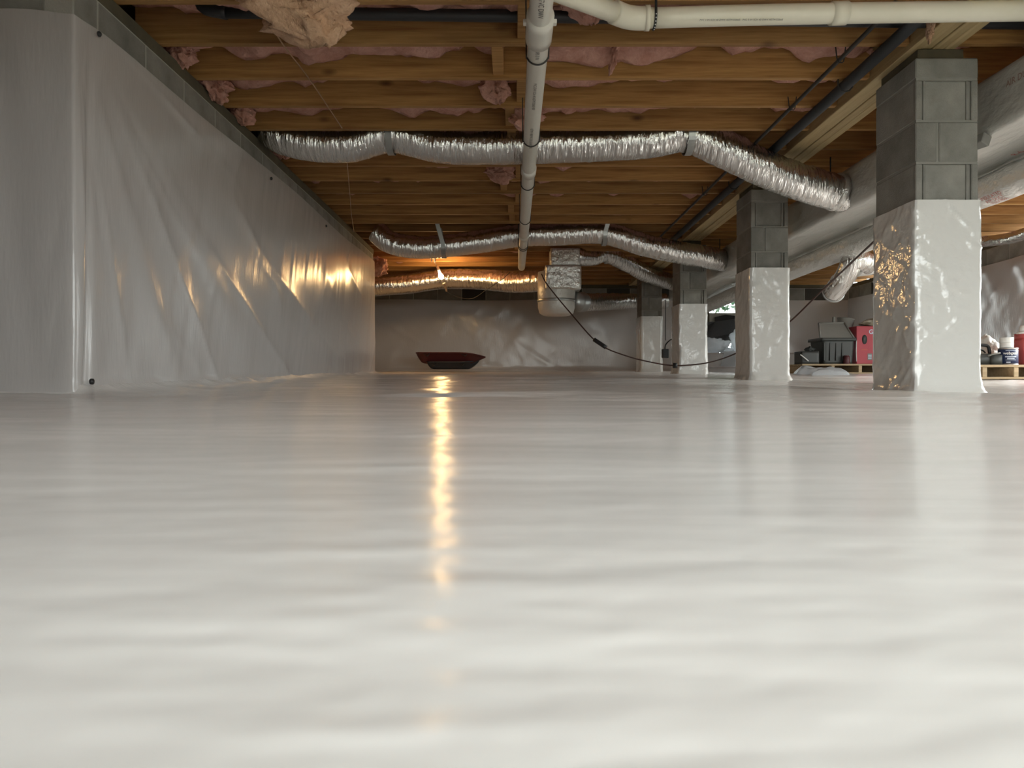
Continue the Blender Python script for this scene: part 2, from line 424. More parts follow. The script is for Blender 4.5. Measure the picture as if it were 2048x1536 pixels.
# draped liner round the left foundation
def left_liner():
    cl = np.concatenate([np.arange(-1.6, -.08, .03), np.arange(-.08, .08, .008), np.arange(.08, L1 - L0 - .03, .022), np.arange(L1 - L0 - .03, L1 - L0 + .03, .006), np.arange(L1 - L0 + .03, L1 - L0 + .5, .04)])
    zz = np.concatenate([np.linspace(-.02, .1, 9), np.linspace(.115, 1.40, 58), np.linspace(1.42, 1.0 + .535, 10)])
    S, Zv = np.meshgrid(cl, zz)
    LEN = L1 - L0
    top = 1.527 + .03 * sstep(.4, 2.0, S) + .012 * np.cos(S * 2.1) * sstep(.1, .6, S) - .02 * np.exp(-(S / .12) ** 2)
    base = zf0(np.where(S < 0, LX + S, LX), np.clip(L0 + S, L0, L1)) - .01
    tt = (Zv - zz[0]) / (zz[-1] - zz[0])
    Z = base + (top - base) * tt
    # folds fanning out of the near top corner
    dz = top - Z; rr = np.hypot(S, dz); th = np.arctan2(np.maximum(S, 0), dz + .03)
    fan = noise(th * 9 + .5 * noise(rr * 1.5, th * 2, 4), rr * .5, 1.0) * .6 + ridge(noise(th * 6, rr * .35, 6.0), 4) * .7
    amp = .013 * sstep(.08, .9, rr) * (1 - .45 * sstep(2.5, 5.5, S))
    off = amp * fan
    off = off + .006 * noise(S * 4 - Z * 1.5, Z * .9, 11.0) + .0016 * noise(S * 15 - Z * 5, Z * 2.0, 14.0) + .0006 * noise(S * 40 - Z * 9, Z * 3, 17)
    off = off + .006 * ridge(noise(S * 1.3 - Z * 1.2, Z * .9 + S * .3, 19.0), 8) * sstep(.2, 1.0, S)
    # near face: broad soft vertical drapes falling to the corner foot
    nf = .022 * noise(S * 4.5 + Z * .9, Z * .55, 23.0) + .010 * noise(S * 10 + Z * 2.2, Z * .7, 25.0)
    wn = sstep(-.12, -.25, S) if False else (1 - sstep(-.30, -.08, S))
    off = off * (1 - wn) + nf * wn
    off = off * sstep(0, .06, tt) + .004
    off = off * (.35 + .65 * sstep(.0, .08, 1 - tt)) + .010
    # crease pulled into the foot of the corner
    off = off - .015 * np.exp(-((S - .05 - .06 * tt) / .02) ** 2) * (1 - tt) ** .6
    off = off + .015 * (1 - sstep(0, .05, tt))
    # perimeter position + rounded corners
    X = np.empty_like(S); Y = np.empty_like(S)
    R = .035
    def place(S):
        x = np.where(S < 0, LX + S, np.where(S > LEN, LX - (S - LEN), LX)); y = np.where(S < 0, L0, np.where(S > LEN, L1, L0 + S))
        nx = np.zeros_like(S); ny = np.zeros_like(S)
        a1 = sstep(-R, R, S); a2 = sstep(LEN - R, LEN + R, S)
        ang = -np.pi / 2 + a1 * np.pi / 2 + a2 * np.pi / 2
        return x, y, np.cos(ang), np.sin(ang)
    x, y, nx, ny = place(S)
    return x + nx * off, y + ny * off, Z
Xl, Yl, Zl = left_liner()
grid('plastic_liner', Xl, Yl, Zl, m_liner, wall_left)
for (px, py) in ((182, 68), (533, 357), (645, 452)):
    d = -LX * F / (CX - px); q = P(px, py, d)
    lathe('pin', [(.0, 0), (.011, 0), (.012, .006), (.006, .012), (0, .012)], m_black, wall_left, (LX + .03, q.y, q.z), 10, rot=(0, math.pi / 2, 0))
q = P(172, 768, 2.95); lathe('pin', [(.0, 0), (.012, 0), (.012, .01), (0, .014)], m_black, wall_left, (LX + .035, 2.97, q.z + .01), 10, rot=(0, math.pi / 2, 0))

# far wall with the hatch
wall_back = struct(bpy.data.objects.new('wall_back', None)); link(wall_back)
def core(x0, x1, z0, z1): return box('wall_core', x0, x1, FAR + .004, FAR + .20, z0, z1, m_mortar, wall_back)
core(-5.2, HAT['x0'], -.2, BT); core(HAT['x1'], RX + .2, -.2, BT); core(HAT['x0'], HAT['x1'], -.2, HAT['z0']); core(HAT['x0'], HAT['x1'], HAT['z1'], BT)
block_row(wall_back, 'x', FAR, -5.2, HAT['x0'], 1.46, BT - .004, .05, -1, off=.14, dark=(11, 15, 17, 19, 20))
block_row(wall_back, 'x', FAR, HAT['x1'], RX, 1.46, BT - .004, .05, -1, off=.1, dark=(1,))
box('sill_plate', -5.2, RX, FAR + .01, FAR + .16, BT, JB - .001, m_sill, wall_back)
box('rim_board', -5.2, RX, FAR + .02, FAR + .06, JB, JT, m_joist, wall_back)
def wall_liner(parent, axis, a0, a1, fixed, sgn, ztop, seed, step=.04, amp=.010, hole=None):
    a = np.arange(a0, a1 + step / 2, step); t = np.linspace(0, 1, 44)
    A, Tt = np.meshgrid(a, t)
    base = (zf0(A, np.full_like(A, fixed)) if axis == 'x' else zf0(np.full_like(A, fixed), A)) - .01
    Z = base + (ztop + .012 * np.sin(A * 2.3 + seed) - base) * Tt
    off = amp * (noise(A * 2.2 + Z * 1.5, Z * 1.4, seed) + .5 * noise(A * 5 - Z * 3, Z * 2.2, seed + 3) + .6 * ridge(noise(A * 1.1 + Z * 1.9, Z - A * .5, seed + 7), 6)) + .25 * amp * noise(A * 14 + Z * 6, Z * 7, seed + 9)
    off = np.abs(off) * .3 + off * .7
    off = (off + amp * .8) * (.4 + .6 * sstep(0, .06, 1 - Tt)) + .05 * (1 - sstep(0, .06, Tt)) + .012
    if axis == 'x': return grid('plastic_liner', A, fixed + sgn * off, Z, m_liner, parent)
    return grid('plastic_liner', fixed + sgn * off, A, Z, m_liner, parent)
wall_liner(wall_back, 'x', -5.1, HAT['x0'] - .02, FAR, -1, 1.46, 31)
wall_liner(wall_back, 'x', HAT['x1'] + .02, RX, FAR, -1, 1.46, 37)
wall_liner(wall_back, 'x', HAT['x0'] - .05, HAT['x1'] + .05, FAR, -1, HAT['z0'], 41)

# right wall
wall_right = struct(bpy.data.objects.new('wall_right', None)); link(wall_right)
def corer(y0, y1, z0, z1): return box('wall_core', RX + .007, RX + .2, y0, y1, z0, z1, m_mortar, wall_right)
corer(-1.1, SID['y0'], -.2, BT); corer(SID['y1'], FAR + .2, -.2, BT); corer(SID['y0'], SID['y1'], -.2, SID['z0']); corer(SID['y0'], SID['y1'], SID['z1'], BT)
block_row(wall_right, 'y', RX, 5.0, FAR, 1.462, BT - .004, .05, -1, off=.2, dark=(16,))
box('sill_plate', RX + .01, RX + .16, -1.3, FAR, BT, JB - .001, m_sill, wall_right)
wall_liner(wall_right, 'y', -.85, SID['y0'] - .02, RX, -1, 1.475, 45, amp=.016)
wall_liner(wall_right, 'y', SID['y0'] - .04, SID['y1'] + .04, RX, -1, SID['z0'], 46, amp=.012)
wall_liner(wall_right, 'y', SID['y1'] + .02, FAR, RX, -1, 1.475, 47, amp=.016)

# wall behind the camera with the wide access opening, and the closing wall on the left
wall_front = struct(bpy.data.objects.new('wall_front', None)); link(wall_front)
def coref(x0, x1, z0, z1): return box('wall_core', x0, x1, ACC['y'] - .2, ACC['y'], z0, z1, m_liner, wall_front)
coref(-5.2, ACC['x0'], -.2, BT); coref(ACC['x1'], RX + .2, -.2, BT); coref(ACC['x0'], ACC['x1'], ACC['z1'], BT); coref(ACC['x0'], ACC['x1'], -.2, ACC['z0'])
box('rim_board', -5.2, RX, ACC['y'] - .06, ACC['y'] - .02, BT, JT, m_joist, wall_front)
wall_side = struct(box('wall_left_side', -5.4, -5.2, -1.1, FAR + .2, -.2, JT, m_liner))

# ------------------------------------------------------------------ piers
def pier(xl, d, wraptop, label, sub, grp):
    wdt, dep = .305, .40
    zb = zf(xl + .15, d + .2) - .03; top = 1.583 + HC
    t = thing('block_pier', label, 'pillar', (xl + wdt / 2, d + dep / 2, zb))
    box('mortar_core', xl + .004, xl + wdt - .004, d + .018, d + dep - .004, zb, top - .004, m_mortar2, t)
    z = top - .1; first = True; k = 0
    box('block', xl, xl + wdt, d, d + dep, z, top, m_block, t, .006)
    while z > wraptop - .25:
        box('mortar_joint', xl + .003, xl + wdt - .003, d + .004, d + .03, z - .0105, z + .0005, m_mortar2, t)
        z1 = z - .010; z0 = z1 - .193
        if k % 2 == 0:      # flanged block end facing the camera: two side flanges and a recessed panel
            box('block', xl + .001, xl + wdt - .001, d + .016, d + dep, z0, z1, m_block, t, .004)
            box('flange', xl + .001, xl + .033, d + .001, d + .03, z0, z1, m_block, t, .004)
            box('flange', xl + wdt - .033, xl + wdt - .001, d + .001, d + .03, z0, z1, m_block, t, .004)
            box('flange', xl + .040, xl + .052, d + .008, d + .03, z0, z1, m_block, t, .002)
            box('flange', xl + wdt - .055, xl + wdt - .042, d + .008, d + .03, z0, z1, m_block, t, .002)
        else:
            xm = xl + .36 * wdt
            box('mortar_joint', xm - .0065, xm + .0065, d + .010, d + .03, z0, z1, m_mortar2, t)
            box('block', xl + .001, xm - .006, d + .002, d + dep, z0, z1, m_block, t, .005)
            box('block', xm + .006, xl + wdt - .001, d + .002, d + dep, z0, z1, m_block, t, .005)
        z = z0; k += 1
    # plastic wrapped round the lower shaft
    st = .011 * sub
    per = 2 * (wdt + dep); s = np.arange(0, per, st)
    vv = np.arange(0, wraptop - zb + st / 2, st)
    S, V = np.meshgrid(s, vv); Z = zb + V
    seed = xl * 7 + d
    u = S
    g = .0040 * noise(u * 6 + V * 4, V * 4, seed) + .0022 * noise(u * 16 - V * 12, V * 13, seed + 2)
    g = g + .006 * ridge(noise(u * 4.5 + V * 4.5 + .35 * noise(u * 16, V * 16, 3), V * 1.6 - u * 1.4, seed + 5), 26)
    g = g + .0045 * ridge(noise(u * 8.0 + V * 9 + .3 * noise(u * 20, V * 20, 7), V * 2 - u * 2.0, seed + 8), 26)
    g = g + .0010 * noise(u * 45, V * 45, seed + 11)
    off = .012 + g + .022 * np.exp(-(Z - (zb + .03)) / .025).clip(0, 1) * (1 + .5 * noise(u * 14, 0, seed))
    c = [(xl, d), (xl + wdt, d), (xl + wdt, d + dep), (xl, d + dep)]
    X = np.empty_like(S); Y = np.empty_like(S); e = [0, wdt, wdt + dep, 2 * wdt + dep, per]
    nrm = [(0, -1), (1, 0), (0, 1), (-1, 0)]; dr = [(1, 0), (0, 1), (-1, 0), (0, -1)]
    for i in range(4):
        m = (S >= e[i]) & (S < e[i + 1] if i < 3 else S <= per); l = S - e[i]
        ln = e[i + 1] - e[i]
        a = np.clip((l - (ln - .012)) / .024, 0, .5) - np.clip((.012 - l) / .024, 0, .5)
        ang = a * np.pi / 2
        nx = nrm[i][0] * np.cos(ang) + dr[i][0] * np.sin(ang); ny = nrm[i][1] * np.cos(ang) + dr[i][1] * np.sin(ang)
        X[m] = (c[i][0] + dr[i][0] * l + nx * off)[m]; Y[m] = (c[i][1] + dr[i][1] * l + ny * off)[m]
    grid('plastic_wrap', X, Y, Z, m_wrap, t, closed_u=True)
    box('shim', xl + .02, xl + wdt - .06, d + .02, d + dep - .02, top, GB - .001, m_sill, t, .003)
    return t
pier(1.960, 3.60, .89 + HC, 'nearest grey block pier, large at right, white plastic wrapped up half', 1.0, None)
pier(1.943, 6.04, .936 + HC, 'second grey block pier from the camera with wrinkled white plastic wrap', 1.5, None)
pier(1.914, 8.48, .90 + HC, 'third block pier from the camera, between the hatch and hanging cord', 2.0, None)
pier(1.896, 10.92, .985 + HC, 'farthest and darkest block pier of the row near the far wall', 2.5, None)

# ------------------------------------------------------------------ ducts
def crinkle(seed, k=1.0, amp=.085):
    def wr(s, a):
        ca, sa = np.cos(a) * .9, np.sin(a) * .9
        n = noise(s * 26 * k, ca * 1.6 + 5, sa * 1.6 + seed) + .6 * noise(s * 60 * k, ca * 3 + 9, sa * 3 + seed)
        r = ridge(noise(s * 17 * k, ca * 1.2, sa * 1.2 + seed * 2), 9)
        upper = .35 + .65 * (np.cos(a) * .5 + .5)
        return 1 + amp * upper * (.55 * n + .8 * r - .35) + .03 * noise(s * 3, ca * .6, sa * .6 + seed)
    return wr
def clamp_band(name, c, t, r, wdt, mat, parent):
    t = Vector(t).normalized(); c = Vector(c)
    return tube(name, [c - t * wdt / 2, c + t * wdt / 2], r, mat, parent, 28, .02)
def strap(parent, c, r, xtop, ztop, wdt=.045, tx=.0):
    """flat steel strap hooked under a duct and nailed up to a joist"""
    c = Vector(c); v = []; f = []
    path = []
    for k in range(0, 19):
        a = math.pi * (1.0 + k / 18.0)          # under the duct from back to front
        path.append((c.x, c.y - math.cos(a) * -1 * (r + .004) , c.z + math.sin(a) * (r + .004)))
    path = path[::-1]
    path = [(xtop, c.y + r + .02, ztop)] + path[::-1] + [(xtop, c.y - r - .03, ztop)] if False else path
    front = [p for p in path if p[1] <= c.y]
    pts = [(xtop, c.y - r - .035, ztop)] + sorted(path, key=lambda p: p[1]) + [(xtop, c.y + r + .02, ztop)]
    for p in pts:
        v += [(p[0] - wdt / 2, p[1], p[2]), (p[0] + wdt / 2, p[1], p[2])]
    n = len(v); v += [(p[0], p[1], p[2] - .003) for p in v]
    for i in range(len(pts) - 1):
        a, b, cc, d = 2 * i, 2 * i + 1, 2 * i + 3, 2 * i + 2
        f += [(a, b, cc, d), (n + d, n + cc, n + b, n + a), (a, d, n + d, n + a), (b, n + b, n + cc, cc)]
    o = mk('hanger_strap', v, f, m_steel); o.parent = parent; o.location = -wl(parent); return o

def flex(label, pts, r, seed, seg=40, step=.011, amp=.085, mat=None, name='flexible_duct'):
    pts = [P(*p) for p in pts]
    t = thing(name, label, 'duct', tuple(pts[0]))
    tube('foil_sleeve', pts, r, mat or m_foil, t, seg, step, True, crinkle(seed, amp=amp))
    return t, pts
d1, p_ = flex('near silver flexible duct crossing below the joists to the trunk duct', [(528, 236, 5.06), (560, 268, 5.06), (620, 284, 5.06), (700, 287, 5.06), (782, 268, 5.06), (880, 288, 5.06), (1000, 292, 5.06), (1150, 287, 5.06), (1290, 279, 5.06), (1372, 268, 5.06), (1450, 300, 5.1), (1560, 350, 5.2), (1690, 392, 5.36)], .126, 2.0)
strap(d1, P(782, 270, 5.06), .128, P(782, 0, 5.06).x - .03, JB + .03)
strap(d1, P(1376, 270, 5.06), .130, P(1376, 0, 5.06).x + .03, JB + .03)
clamp_band('end_collar', P(1672, 384, 5.34), P(1690, 392, 5.36) - P(1650, 376, 5.32), .135, .05, m_foil2, d1)
d2, p_ = flex('second silver flexible duct crossing overhead in front of the lit bulb', [(752, 462, 7.93), (780, 484, 7.93), (830, 494, 7.93), (890, 492, 7.93), (960, 483, 7.93), (1030, 472, 7.93), (1110, 468, 7.93), (1205, 466, 7.93), (1290, 490, 8.0), (1370, 507, 8.1), (1420, 516, 8.2), (1448, 521, 8.36)], .122, 5.0)
strap(d2, P(888, 492, 7.93), .125, P(884, 0, 7.93).x - .04, JB + .03)
strap(d2, P(1208, 467, 7.93), .126, P(1212, 0, 7.93).x, JB + .02)
d3, p_ = flex('flexible duct lit orange directly behind the glowing bulb', [(640, 590, 10.7), (745, 573, 10.6), (820, 567, 10.6), (885, 558, 10.6), (960, 559, 10.4), (1030, 564, 10.0), (1100, 560, 9.55)], .145, 8.0, seg=32, step=.018)
d4, p_ = flex('low silver flexible duct between the plenum box and the farthest pier', [(1135, 604, 9.9), (1180, 604, 10.5), (1240, 603, 11.45), (1330, 602, 11.75)], .125, 11.0, seg=28, step=.02)
d5, p_ = flex('short flexible duct sloping from the plenum box down behind the third pier', [(1150, 514, 9.3), (1185, 514, 9.5), (1212, 508, 9.6), (1260, 530, 10.0), (1300, 551, 10.4), (1350, 566, 10.9)], .115, 14.0, seg=28, step=.02)
strap(d5, P(1212, 508, 9.6), .119, P(1212, 0, 9.6).x, JB + .02, .035)
# trunk duct beside the girder
def trunk():
    t = thing('trunk_duct', 'big foil-faced rectangular trunk duct running beside the girder', 'duct', (2.7, 3.0, 1.3))
    x0, x1, z0, z1 = 2.385, 3.02, 1.245 + HC, 1.55 + HC; r = .045
    prof = []
    for (cx, cz, a0) in ((x0 + r, z0 + r, math.pi), (x1 - r, z0 + r, 1.5 * math.pi), (x1 - r, z1 - r, 0), (x0 + r, z1 - r, .5 * math.pi)):
        for k in range(6): a = a0 + k / 5 * math.pi / 2; prof.append((cx + r * math.cos(a), cz + r * math.sin(a)))
    full = []
    for i in range(len(prof)):
        p, q = prof[i], prof[(i + 1) % len(prof)]; L = math.hypot(q[0] - p[0], q[1] - p[1]); m = max(1, int(L / .03))
        for k in range(m): full.append((p[0] + (q[0] - p[0]) * k / m, p[1] + (q[1] - p[1]) * k / m))
    pr = np.array(full); ysr = np.arange(-.8, 11.3, .04)
    Yt, I = np.meshgrid(ysr, np.arange(len(pr)), indexing='ij')
    PX, PZ = pr[:, 0][I], pr[:, 1][I]
    bot = sstep(z0 + .12, z0, PZ)
    dz = -.028 * bot * (noise(PX * 3.5, Yt * 1.1, 61) * .5 + .3 * np.sin((PX - x0) / (x1 - x0) * np.pi)) - .006 * bot * noise(PX * 9, Yt * 5, 63)
    dx = .010 * noise(PZ * 4, Yt * 1.2, 66)
    dz = dz * np.clip((PX - x0) / .05, .2, 1)
    o = grid('foil_jacket', PX + dx, Yt, PZ + dz, m_trunk, t, closed_u=True)
    box('strap_bracket', 2.345, 2.40, 3.72, 3.80, 1.20 + HC, 1.255 + HC, m_grey, t, .004, rot=(0, .4, .3))
    for yy in (5.6, 8.6):
        box('hanger_wire', 2.40, 2.408, yy, yy + .008, z1 - .02, JB + .05, m_darkwire, t)
    for yy, s in ((2.95, 'R-6'), (3.05, 'DUCT BOARD')):
        pass
    text_mesh('printed_marking', 'AIR DUCT', .045, m_print2, t, (x0 - .012, 3.46, z0 + .19), (math.pi / 2, 0, -math.pi / 2))
    text_mesh('printed_marking', 'R-6', .05, m_print, t, (2.66, 3.9, z0 - .034), (math.pi, 0, math.pi / 2 + math.pi))
    return t
trunk()
rp = thing('round_duct', 'slim round foil duct running along below the trunk duct', 'duct', (2.78, 3, 1.13 + HC))
tube('foil_sleeve', [(2.78, -.8, 1.13 + HC), (2.78, 1, 1.125 + HC), (2.78, 3.5, 1.13 + HC), (2.78, 5, 1.125 + HC), (2.78, 7, 1.125 + HC), (2.79, 9.0, 1.12 + HC), (2.80, 10.8, 1.11 + HC)], .092, m_foil2, rp, 32, .03, True, crinkle(21.0, .25, .06))
for k, s in enumerate(('FLEXIBLE', 'AIR DUCT', 'INSULATED')):
    a = -2.05 - .30 * (k - 1)
    text_mesh('printed_marking', s, .034, m_print, rp, (2.78 + .098 * math.cos(a), 4.20, 1.13 + HC + .098 * math.sin(a)), (0, 0, 0)).rotation_euler = Matrix(((0, 0, 1), (1, 0, 0), (0, 1, 0))).to_euler() if False else (0, 0, 0)
for o in [c for c in rp.children if c.name.startswith('printed_marking')]:
    pos = Vector(o.location) + wl(rp); n = Vector((pos.x - 2.78, 0, pos.z - 1.13 - HC)).normalized()
    xa = Vector((0, -1, 0)); ya = n.cross(xa)
    o.rotation_euler = Matrix((xa, ya, n)).transposed().to_euler()
# elbow take-off hanging under the round duct
el, p_ = flex('crinkled foil elbow hanging under the round duct above the red carton', [(1735, 528, 6.25), (1722, 520, 6.15), (1704, 524, 6.15), (1696, 543, 6.2), (1684, 562, 6.3), (1668, 584, 6.5)], .088, 17.0, seg=30, step=.012, amp=.09, name='duct_elbow')
tube('side_boot', [P(1712, 536, 6.25), P(1742, 540, 6.35)], lambda s, l: .075 - .03 * s, m_foil2, el, 20, .02)
clamp_band('end_ring', P(1667, 585, 6.51), P(1668, 584, 6.5) - P(1684, 562, 6.3), .094, .02, m_steel, el)
rf, p_ = flex('foil duct tucked up against the right wall beyond the nearest pier', [(1900, 492, 8.3), (1960, 484, 8.15), (2010, 478, 7.8), (2048, 468, 7.4), (2120, 440, 6.8)], .06, 19.0, seg=24, step=.015, amp=.08)

# plenum box hanging in the middle distance
pl = thing('plenum_box', 'foil-wrapped plenum box with a rounded boot hanging below the joists', 'duct', tuple(P(1128, 560, 9.2)))
def rbox(name, x0, x1, y0, y1, z0, z1, mat, parent, r=.03, seed=0.0, amp=.012, taper=0.0):
    """box with rounded upright edges and a slightly crumpled skin"""
    pr = []
    for (cx, cy, a0) in ((x0 + r, y0 + r, math.pi), (x1 - r, y0 + r, 1.5 * math.pi), (x1 - r, y1 - r, 0), (x0 + r, y1 - r, .5 * math.pi)):
        for k in range(4): a = a0 + k / 3 * math.pi / 2; pr.append((cx + r * math.cos(a), cy + r * math.sin(a)))
    full = []
    for i in range(len(pr)):
        p, q = pr[i], pr[(i + 1) % len(pr)]; L = math.hypot(q[0] - p[0], q[1] - p[1]); m = max(1, int(L / .025))
        for k in range(m): full.append((p[0] + (q[0] - p[0]) * k / m, p[1] + (q[1] - p[1]) * k / m))
    pr = np.array(full); nz = max(3, int((z1 - z0) / .025)); zz = np.linspace(z0, z1, nz)
    cx, cy = (x0 + x1) / 2, (y0 + y1) / 2
    Zb, I = np.meshgrid(zz, np.arange(len(pr)), indexing='ij')
    PX, PY = pr[:, 0][I], pr[:, 1][I]
    n = 1 + amp * (noise(PX * 9 + seed, PY * 9, Zb * 9) + .6 * noise(PX * 25, PY * 25, Zb * 22 + seed)) / max(x1 - x0, .05) * .5
    n = n * (1 - taper * (z1 - Zb) / (z1 - z0))
    X = cx + (PX - cx) * n; Y = cy + (PY - cy) * n
    v = np.stack([X.ravel(), Y.ravel(), Zb.ravel()], 1).tolist(); c = len(pr); f = []
    for i in range(nz - 1):
        for j in range(c): k = (j + 1) % c; f.append((i * c + j, i * c + k, (i + 1) * c + k, (i + 1) * c + j))
    f.append(tuple(range(c))[::-1]); f.append(tuple((nz - 1) * c + j for j in range(c)))
    o = mk(name, v, f, mat, None, True); o.parent = parent
    if parent is not None: o.location = -wl(parent)
    return o
a = P(1101, 487, 9.2); b = P(1161, 531, 9.2); rbox('riser', a.x, b.x, 9.22, 9.60, b.z, JB + .02, m_foil2, pl, .03, 1)
a = P(1091, 530, 9.15); b = P(1163, 577, 9.15); rbox('box_body', a.x, b.x, 9.15, 9.62, b.z, a.z, m_foil2, pl, .035, 2)
c0 = P(1113, 590, 9.4)
lathe('rounded_boot', [(.0, 0), (.17, .002), (.215, .03), (.235, .10), (.24, .30), (.235, .55), (.0, .56)], m_trunk, pl, (c0.x, 9.42, P(0, 629, 9.25).z), 32)
lathe('band', [(.243, 0), (.247, .005), (.247, .03), (.243, .035)], m_steel, pl, (c0.x, 9.42, P(0, 602, 9.25).z), 32)
tube('collar', [P(1150, 604, 9.5), P(1164, 604, 9.75)], .13, m_steel, pl, 24, .05)

# ------------------------------------------------------------------ pipes
dp = thing('drain_pipe', 'white plastic drain pipe running lengthwise down the middle overhead', 'pipe', (.106, 3, 1.5))
DZ = [(-.8, 1.40), (1.0, 1.405), (2.5, 1.415), (3.3, 1.425), (5.0, 1.435), (6.5, 1.44), (8.0, 1.44), (9.2, 1.44)]
def dz_at(y):
    return float(np.interp(y, [p[0] for p in DZ], [p[1] for p in DZ])) + HC
tube('pipe', [(.106, y, z + HC) for y, z in DZ], .0445, m_pvc, dp, 24, .12)
tube('riser', [(.106, 9.16, dz_at(9.1)), (.108, 9.21, dz_at(9.1) + .06), (.108, 9.21, JB + .12)], .0445, m_pvc, dp, 20, .04)
def sleeve(y, L, r, parent, x=.106):
    return tube('coupling', [(x, y, dz_at(y)), (x, y + L, dz_at(y + L))], r, m_pvc, parent, 28, .05)
sleeve(2.86, .20, .0545, dp); sleeve(4.93, .12, .051, dp); sleeve(7.2, .1, .05, dp)
for s in (-1, 1): box('lug', .106 + s * .058 - .008, .106 + s * .058 + .008, 2.90, 2.93, dz_at(2.9) - .008, dz_at(2.9) + .008, m_pvc, dp, .002)
for y in (3.20, 4.33, 5.33, 6.5, 7.72, 7.82):
    pts = []
    for k in range(13):
        a = math.pi + math.pi * k / 12; pts.append((.106 + .0485 * math.cos(a), y, dz_at(y) + .0485 * math.sin(a)))
    pts = [(.106 - .05, y + .01, JB + .01)] + pts + [(.106 + .05, y + .01, JB + .01)]
    tube('wire_hanger', pts, .0035, m_darkwire, dp, 6, .03)
for y, s, sz in ((2.72, 'PVC DWV', .02), (3.12, 'IPS 3 IN', .015), (3.58, 'PVC-DWV SCH 40 ASTM D2665 NSF', .014), (4.2, 'ASTM F1488 PVC CELLULAR CORE', .015)):
    text_mesh('printed_marking', s, sz * 1.5, m_ink, dp, (.106 - .004, y, dz_at(y) - .0452), (math.pi, 0, math.pi / 2))
# cream pipe with elbow at the top right
cp = thing('waste_pipe', 'cream plastic waste pipe with an elbow crossing the upper right', 'pipe', tuple(P(1262, 34, 3.23)))
c1, c2, c3 = P(1262, 37, 3.23), P(1660, 27, 3.20), P(2600, 14, 3.15)
tube('pipe', [c1 + (c2 - c1).normalized() * .05, c2, c3], .0425, m_pvc2, cp, 24, .2)
e0 = P(1100, -24, 2.98)
tube('pipe', [e0 + (e0 - c1) * .8, c1 + (e0 - c1).normalized() * .06], .0425, m_pvc2, cp, 24, .2)
tube('elbow', [c1 + (e0 - c1).normalized() * .10, c1 + (e0 - c1).normalized() * .03, c1 + (c2 - c1).normalized() * .03, c1 + (c2 - c1).normalized() * .075], .049, m_pvc2, cp, 28, .012)
tube('coupling', [P(1662, 27, 3.20), P(1693, 26, 3.20)], .0485, m_pvc2, cp, 28, .03)
tube('elbow_hub', [c1 + (c2 - c1).normalized() * .06, c1 + (c2 - c1).normalized() * .08], .0525, m_pvc2, cp, 28, .02)
ax = (c2 - c1).normalized(); sc_ = c1 + ax * .1
pts = [(sc_.x, sc_.y - .04, JB + .1)] + [(sc_.x, sc_.y - .046 * math.cos(a), sc_.z - .046 * math.sin(a)) for a in np.linspace(0, math.pi, 11)] + [(sc_.x - .03, sc_.y + .045, JB + .1)]
tube('hanger_strap', pts, .006, m_black, cp, 6, .02)
for k, a in enumerate(np.linspace(.15, 1.5, 6)):
    lathe('strap_hole', [(0, 0), (.0028, 0), (.0028, .0015), (0, .0015)], m_white, cp, (sc_.x, sc_.y - .052 * math.cos(a), sc_.z - .052 * math.sin(a)), 8, rot=(math.pi / 2 + a, 0, 0))
text_mesh('printed_marking', 'PVC 3 IN SCH 40 DWV ASTM D2665   PVC 3 IN SCH 40 DWV ASTM D2665', .011, m_ink, cp, (P(1480, 0, 3.2).x, 3.18, P(0, 47, 3.2).z + .006), (math.radians(140), 0, -.01))
# black pipe in the first bay
bp = thing('supply_pipe', 'black pipe with an elbow running across the top behind the white pipes', 'pipe', tuple(P(440, 27, 3.45)))
b1, b2 = P(428, 24, 3.45), P(2300, 50, 3.50)
tube('pipe', [b1 + (b2 - b1).normalized() * .04, b2], .028, m_blackpipe, bp, 20, .3)
tube('pipe', [P(384, -34, 3.45), P(397, -8, 3.45), P(412, 15, 3.45), b1 + (b2 - b1).normalized() * .02], .028, m_blackpipe, bp, 20, .05)
tube('elbow', [P(402, 0, 3.45), P(412, 15, 3.45), b1 + (b2 - b1).normalized() * .06], .034, m_blackpipe, bp, 20, .02)
# lines running lengthwise by the girder
gl = thing('insulated_line', 'thick black insulated line running lengthwise beside the girder', 'pipe', (1.79, 3, 1.6 + HC))
tube('foam_sleeve', [(1.815, 3.34, 1.76 + HC), (1.815, 3.37, 1.65 + HC), (1.815, 3.45, 1.628 + HC), (1.82, 5.5, 1.628 + HC), (1.82, 8, 1.628 + HC), (1.82, 9.6, 1.63 + HC)], .030, m_rubber, gl, 16, .2)
for y in (4.05, 6.1): tube('wire_hanger', [(1.78, y, JB + .05), (1.782, y, 1.62 + HC), (1.82, y, 1.594 + HC), (1.858, y, 1.62 + HC), (1.86, y, JB + .05)], .004, m_darkwire, gl, 6, .03)
tl = thing('thin_line', 'thin dark copper line running lengthwise left of the insulated line', 'pipe', (1.62, 3, 1.6 + HC))
tube('pipe', [(1.66, 3.32, 1.76 + HC), (1.66, 3.34, 1.67 + HC), (1.66, 3.4, 1.645 + HC), (1.66, 6, 1.645 + HC), (1.66, 8, 1.648 + HC), (1.66, 9.6, 1.648 + HC)], .011, m_darkwire, tl, 10, .2)
for y in (3.75, 4.4, 6.4): tube('wire_hanger', [(1.635, y, JB + .04), (1.645, y, 1.63 + HC), (1.66, y, 1.625 + HC), (1.675, y, 1.63 + HC), (1.685, y, JB + .04)], .003, m_darkwire, tl, 6, .03)

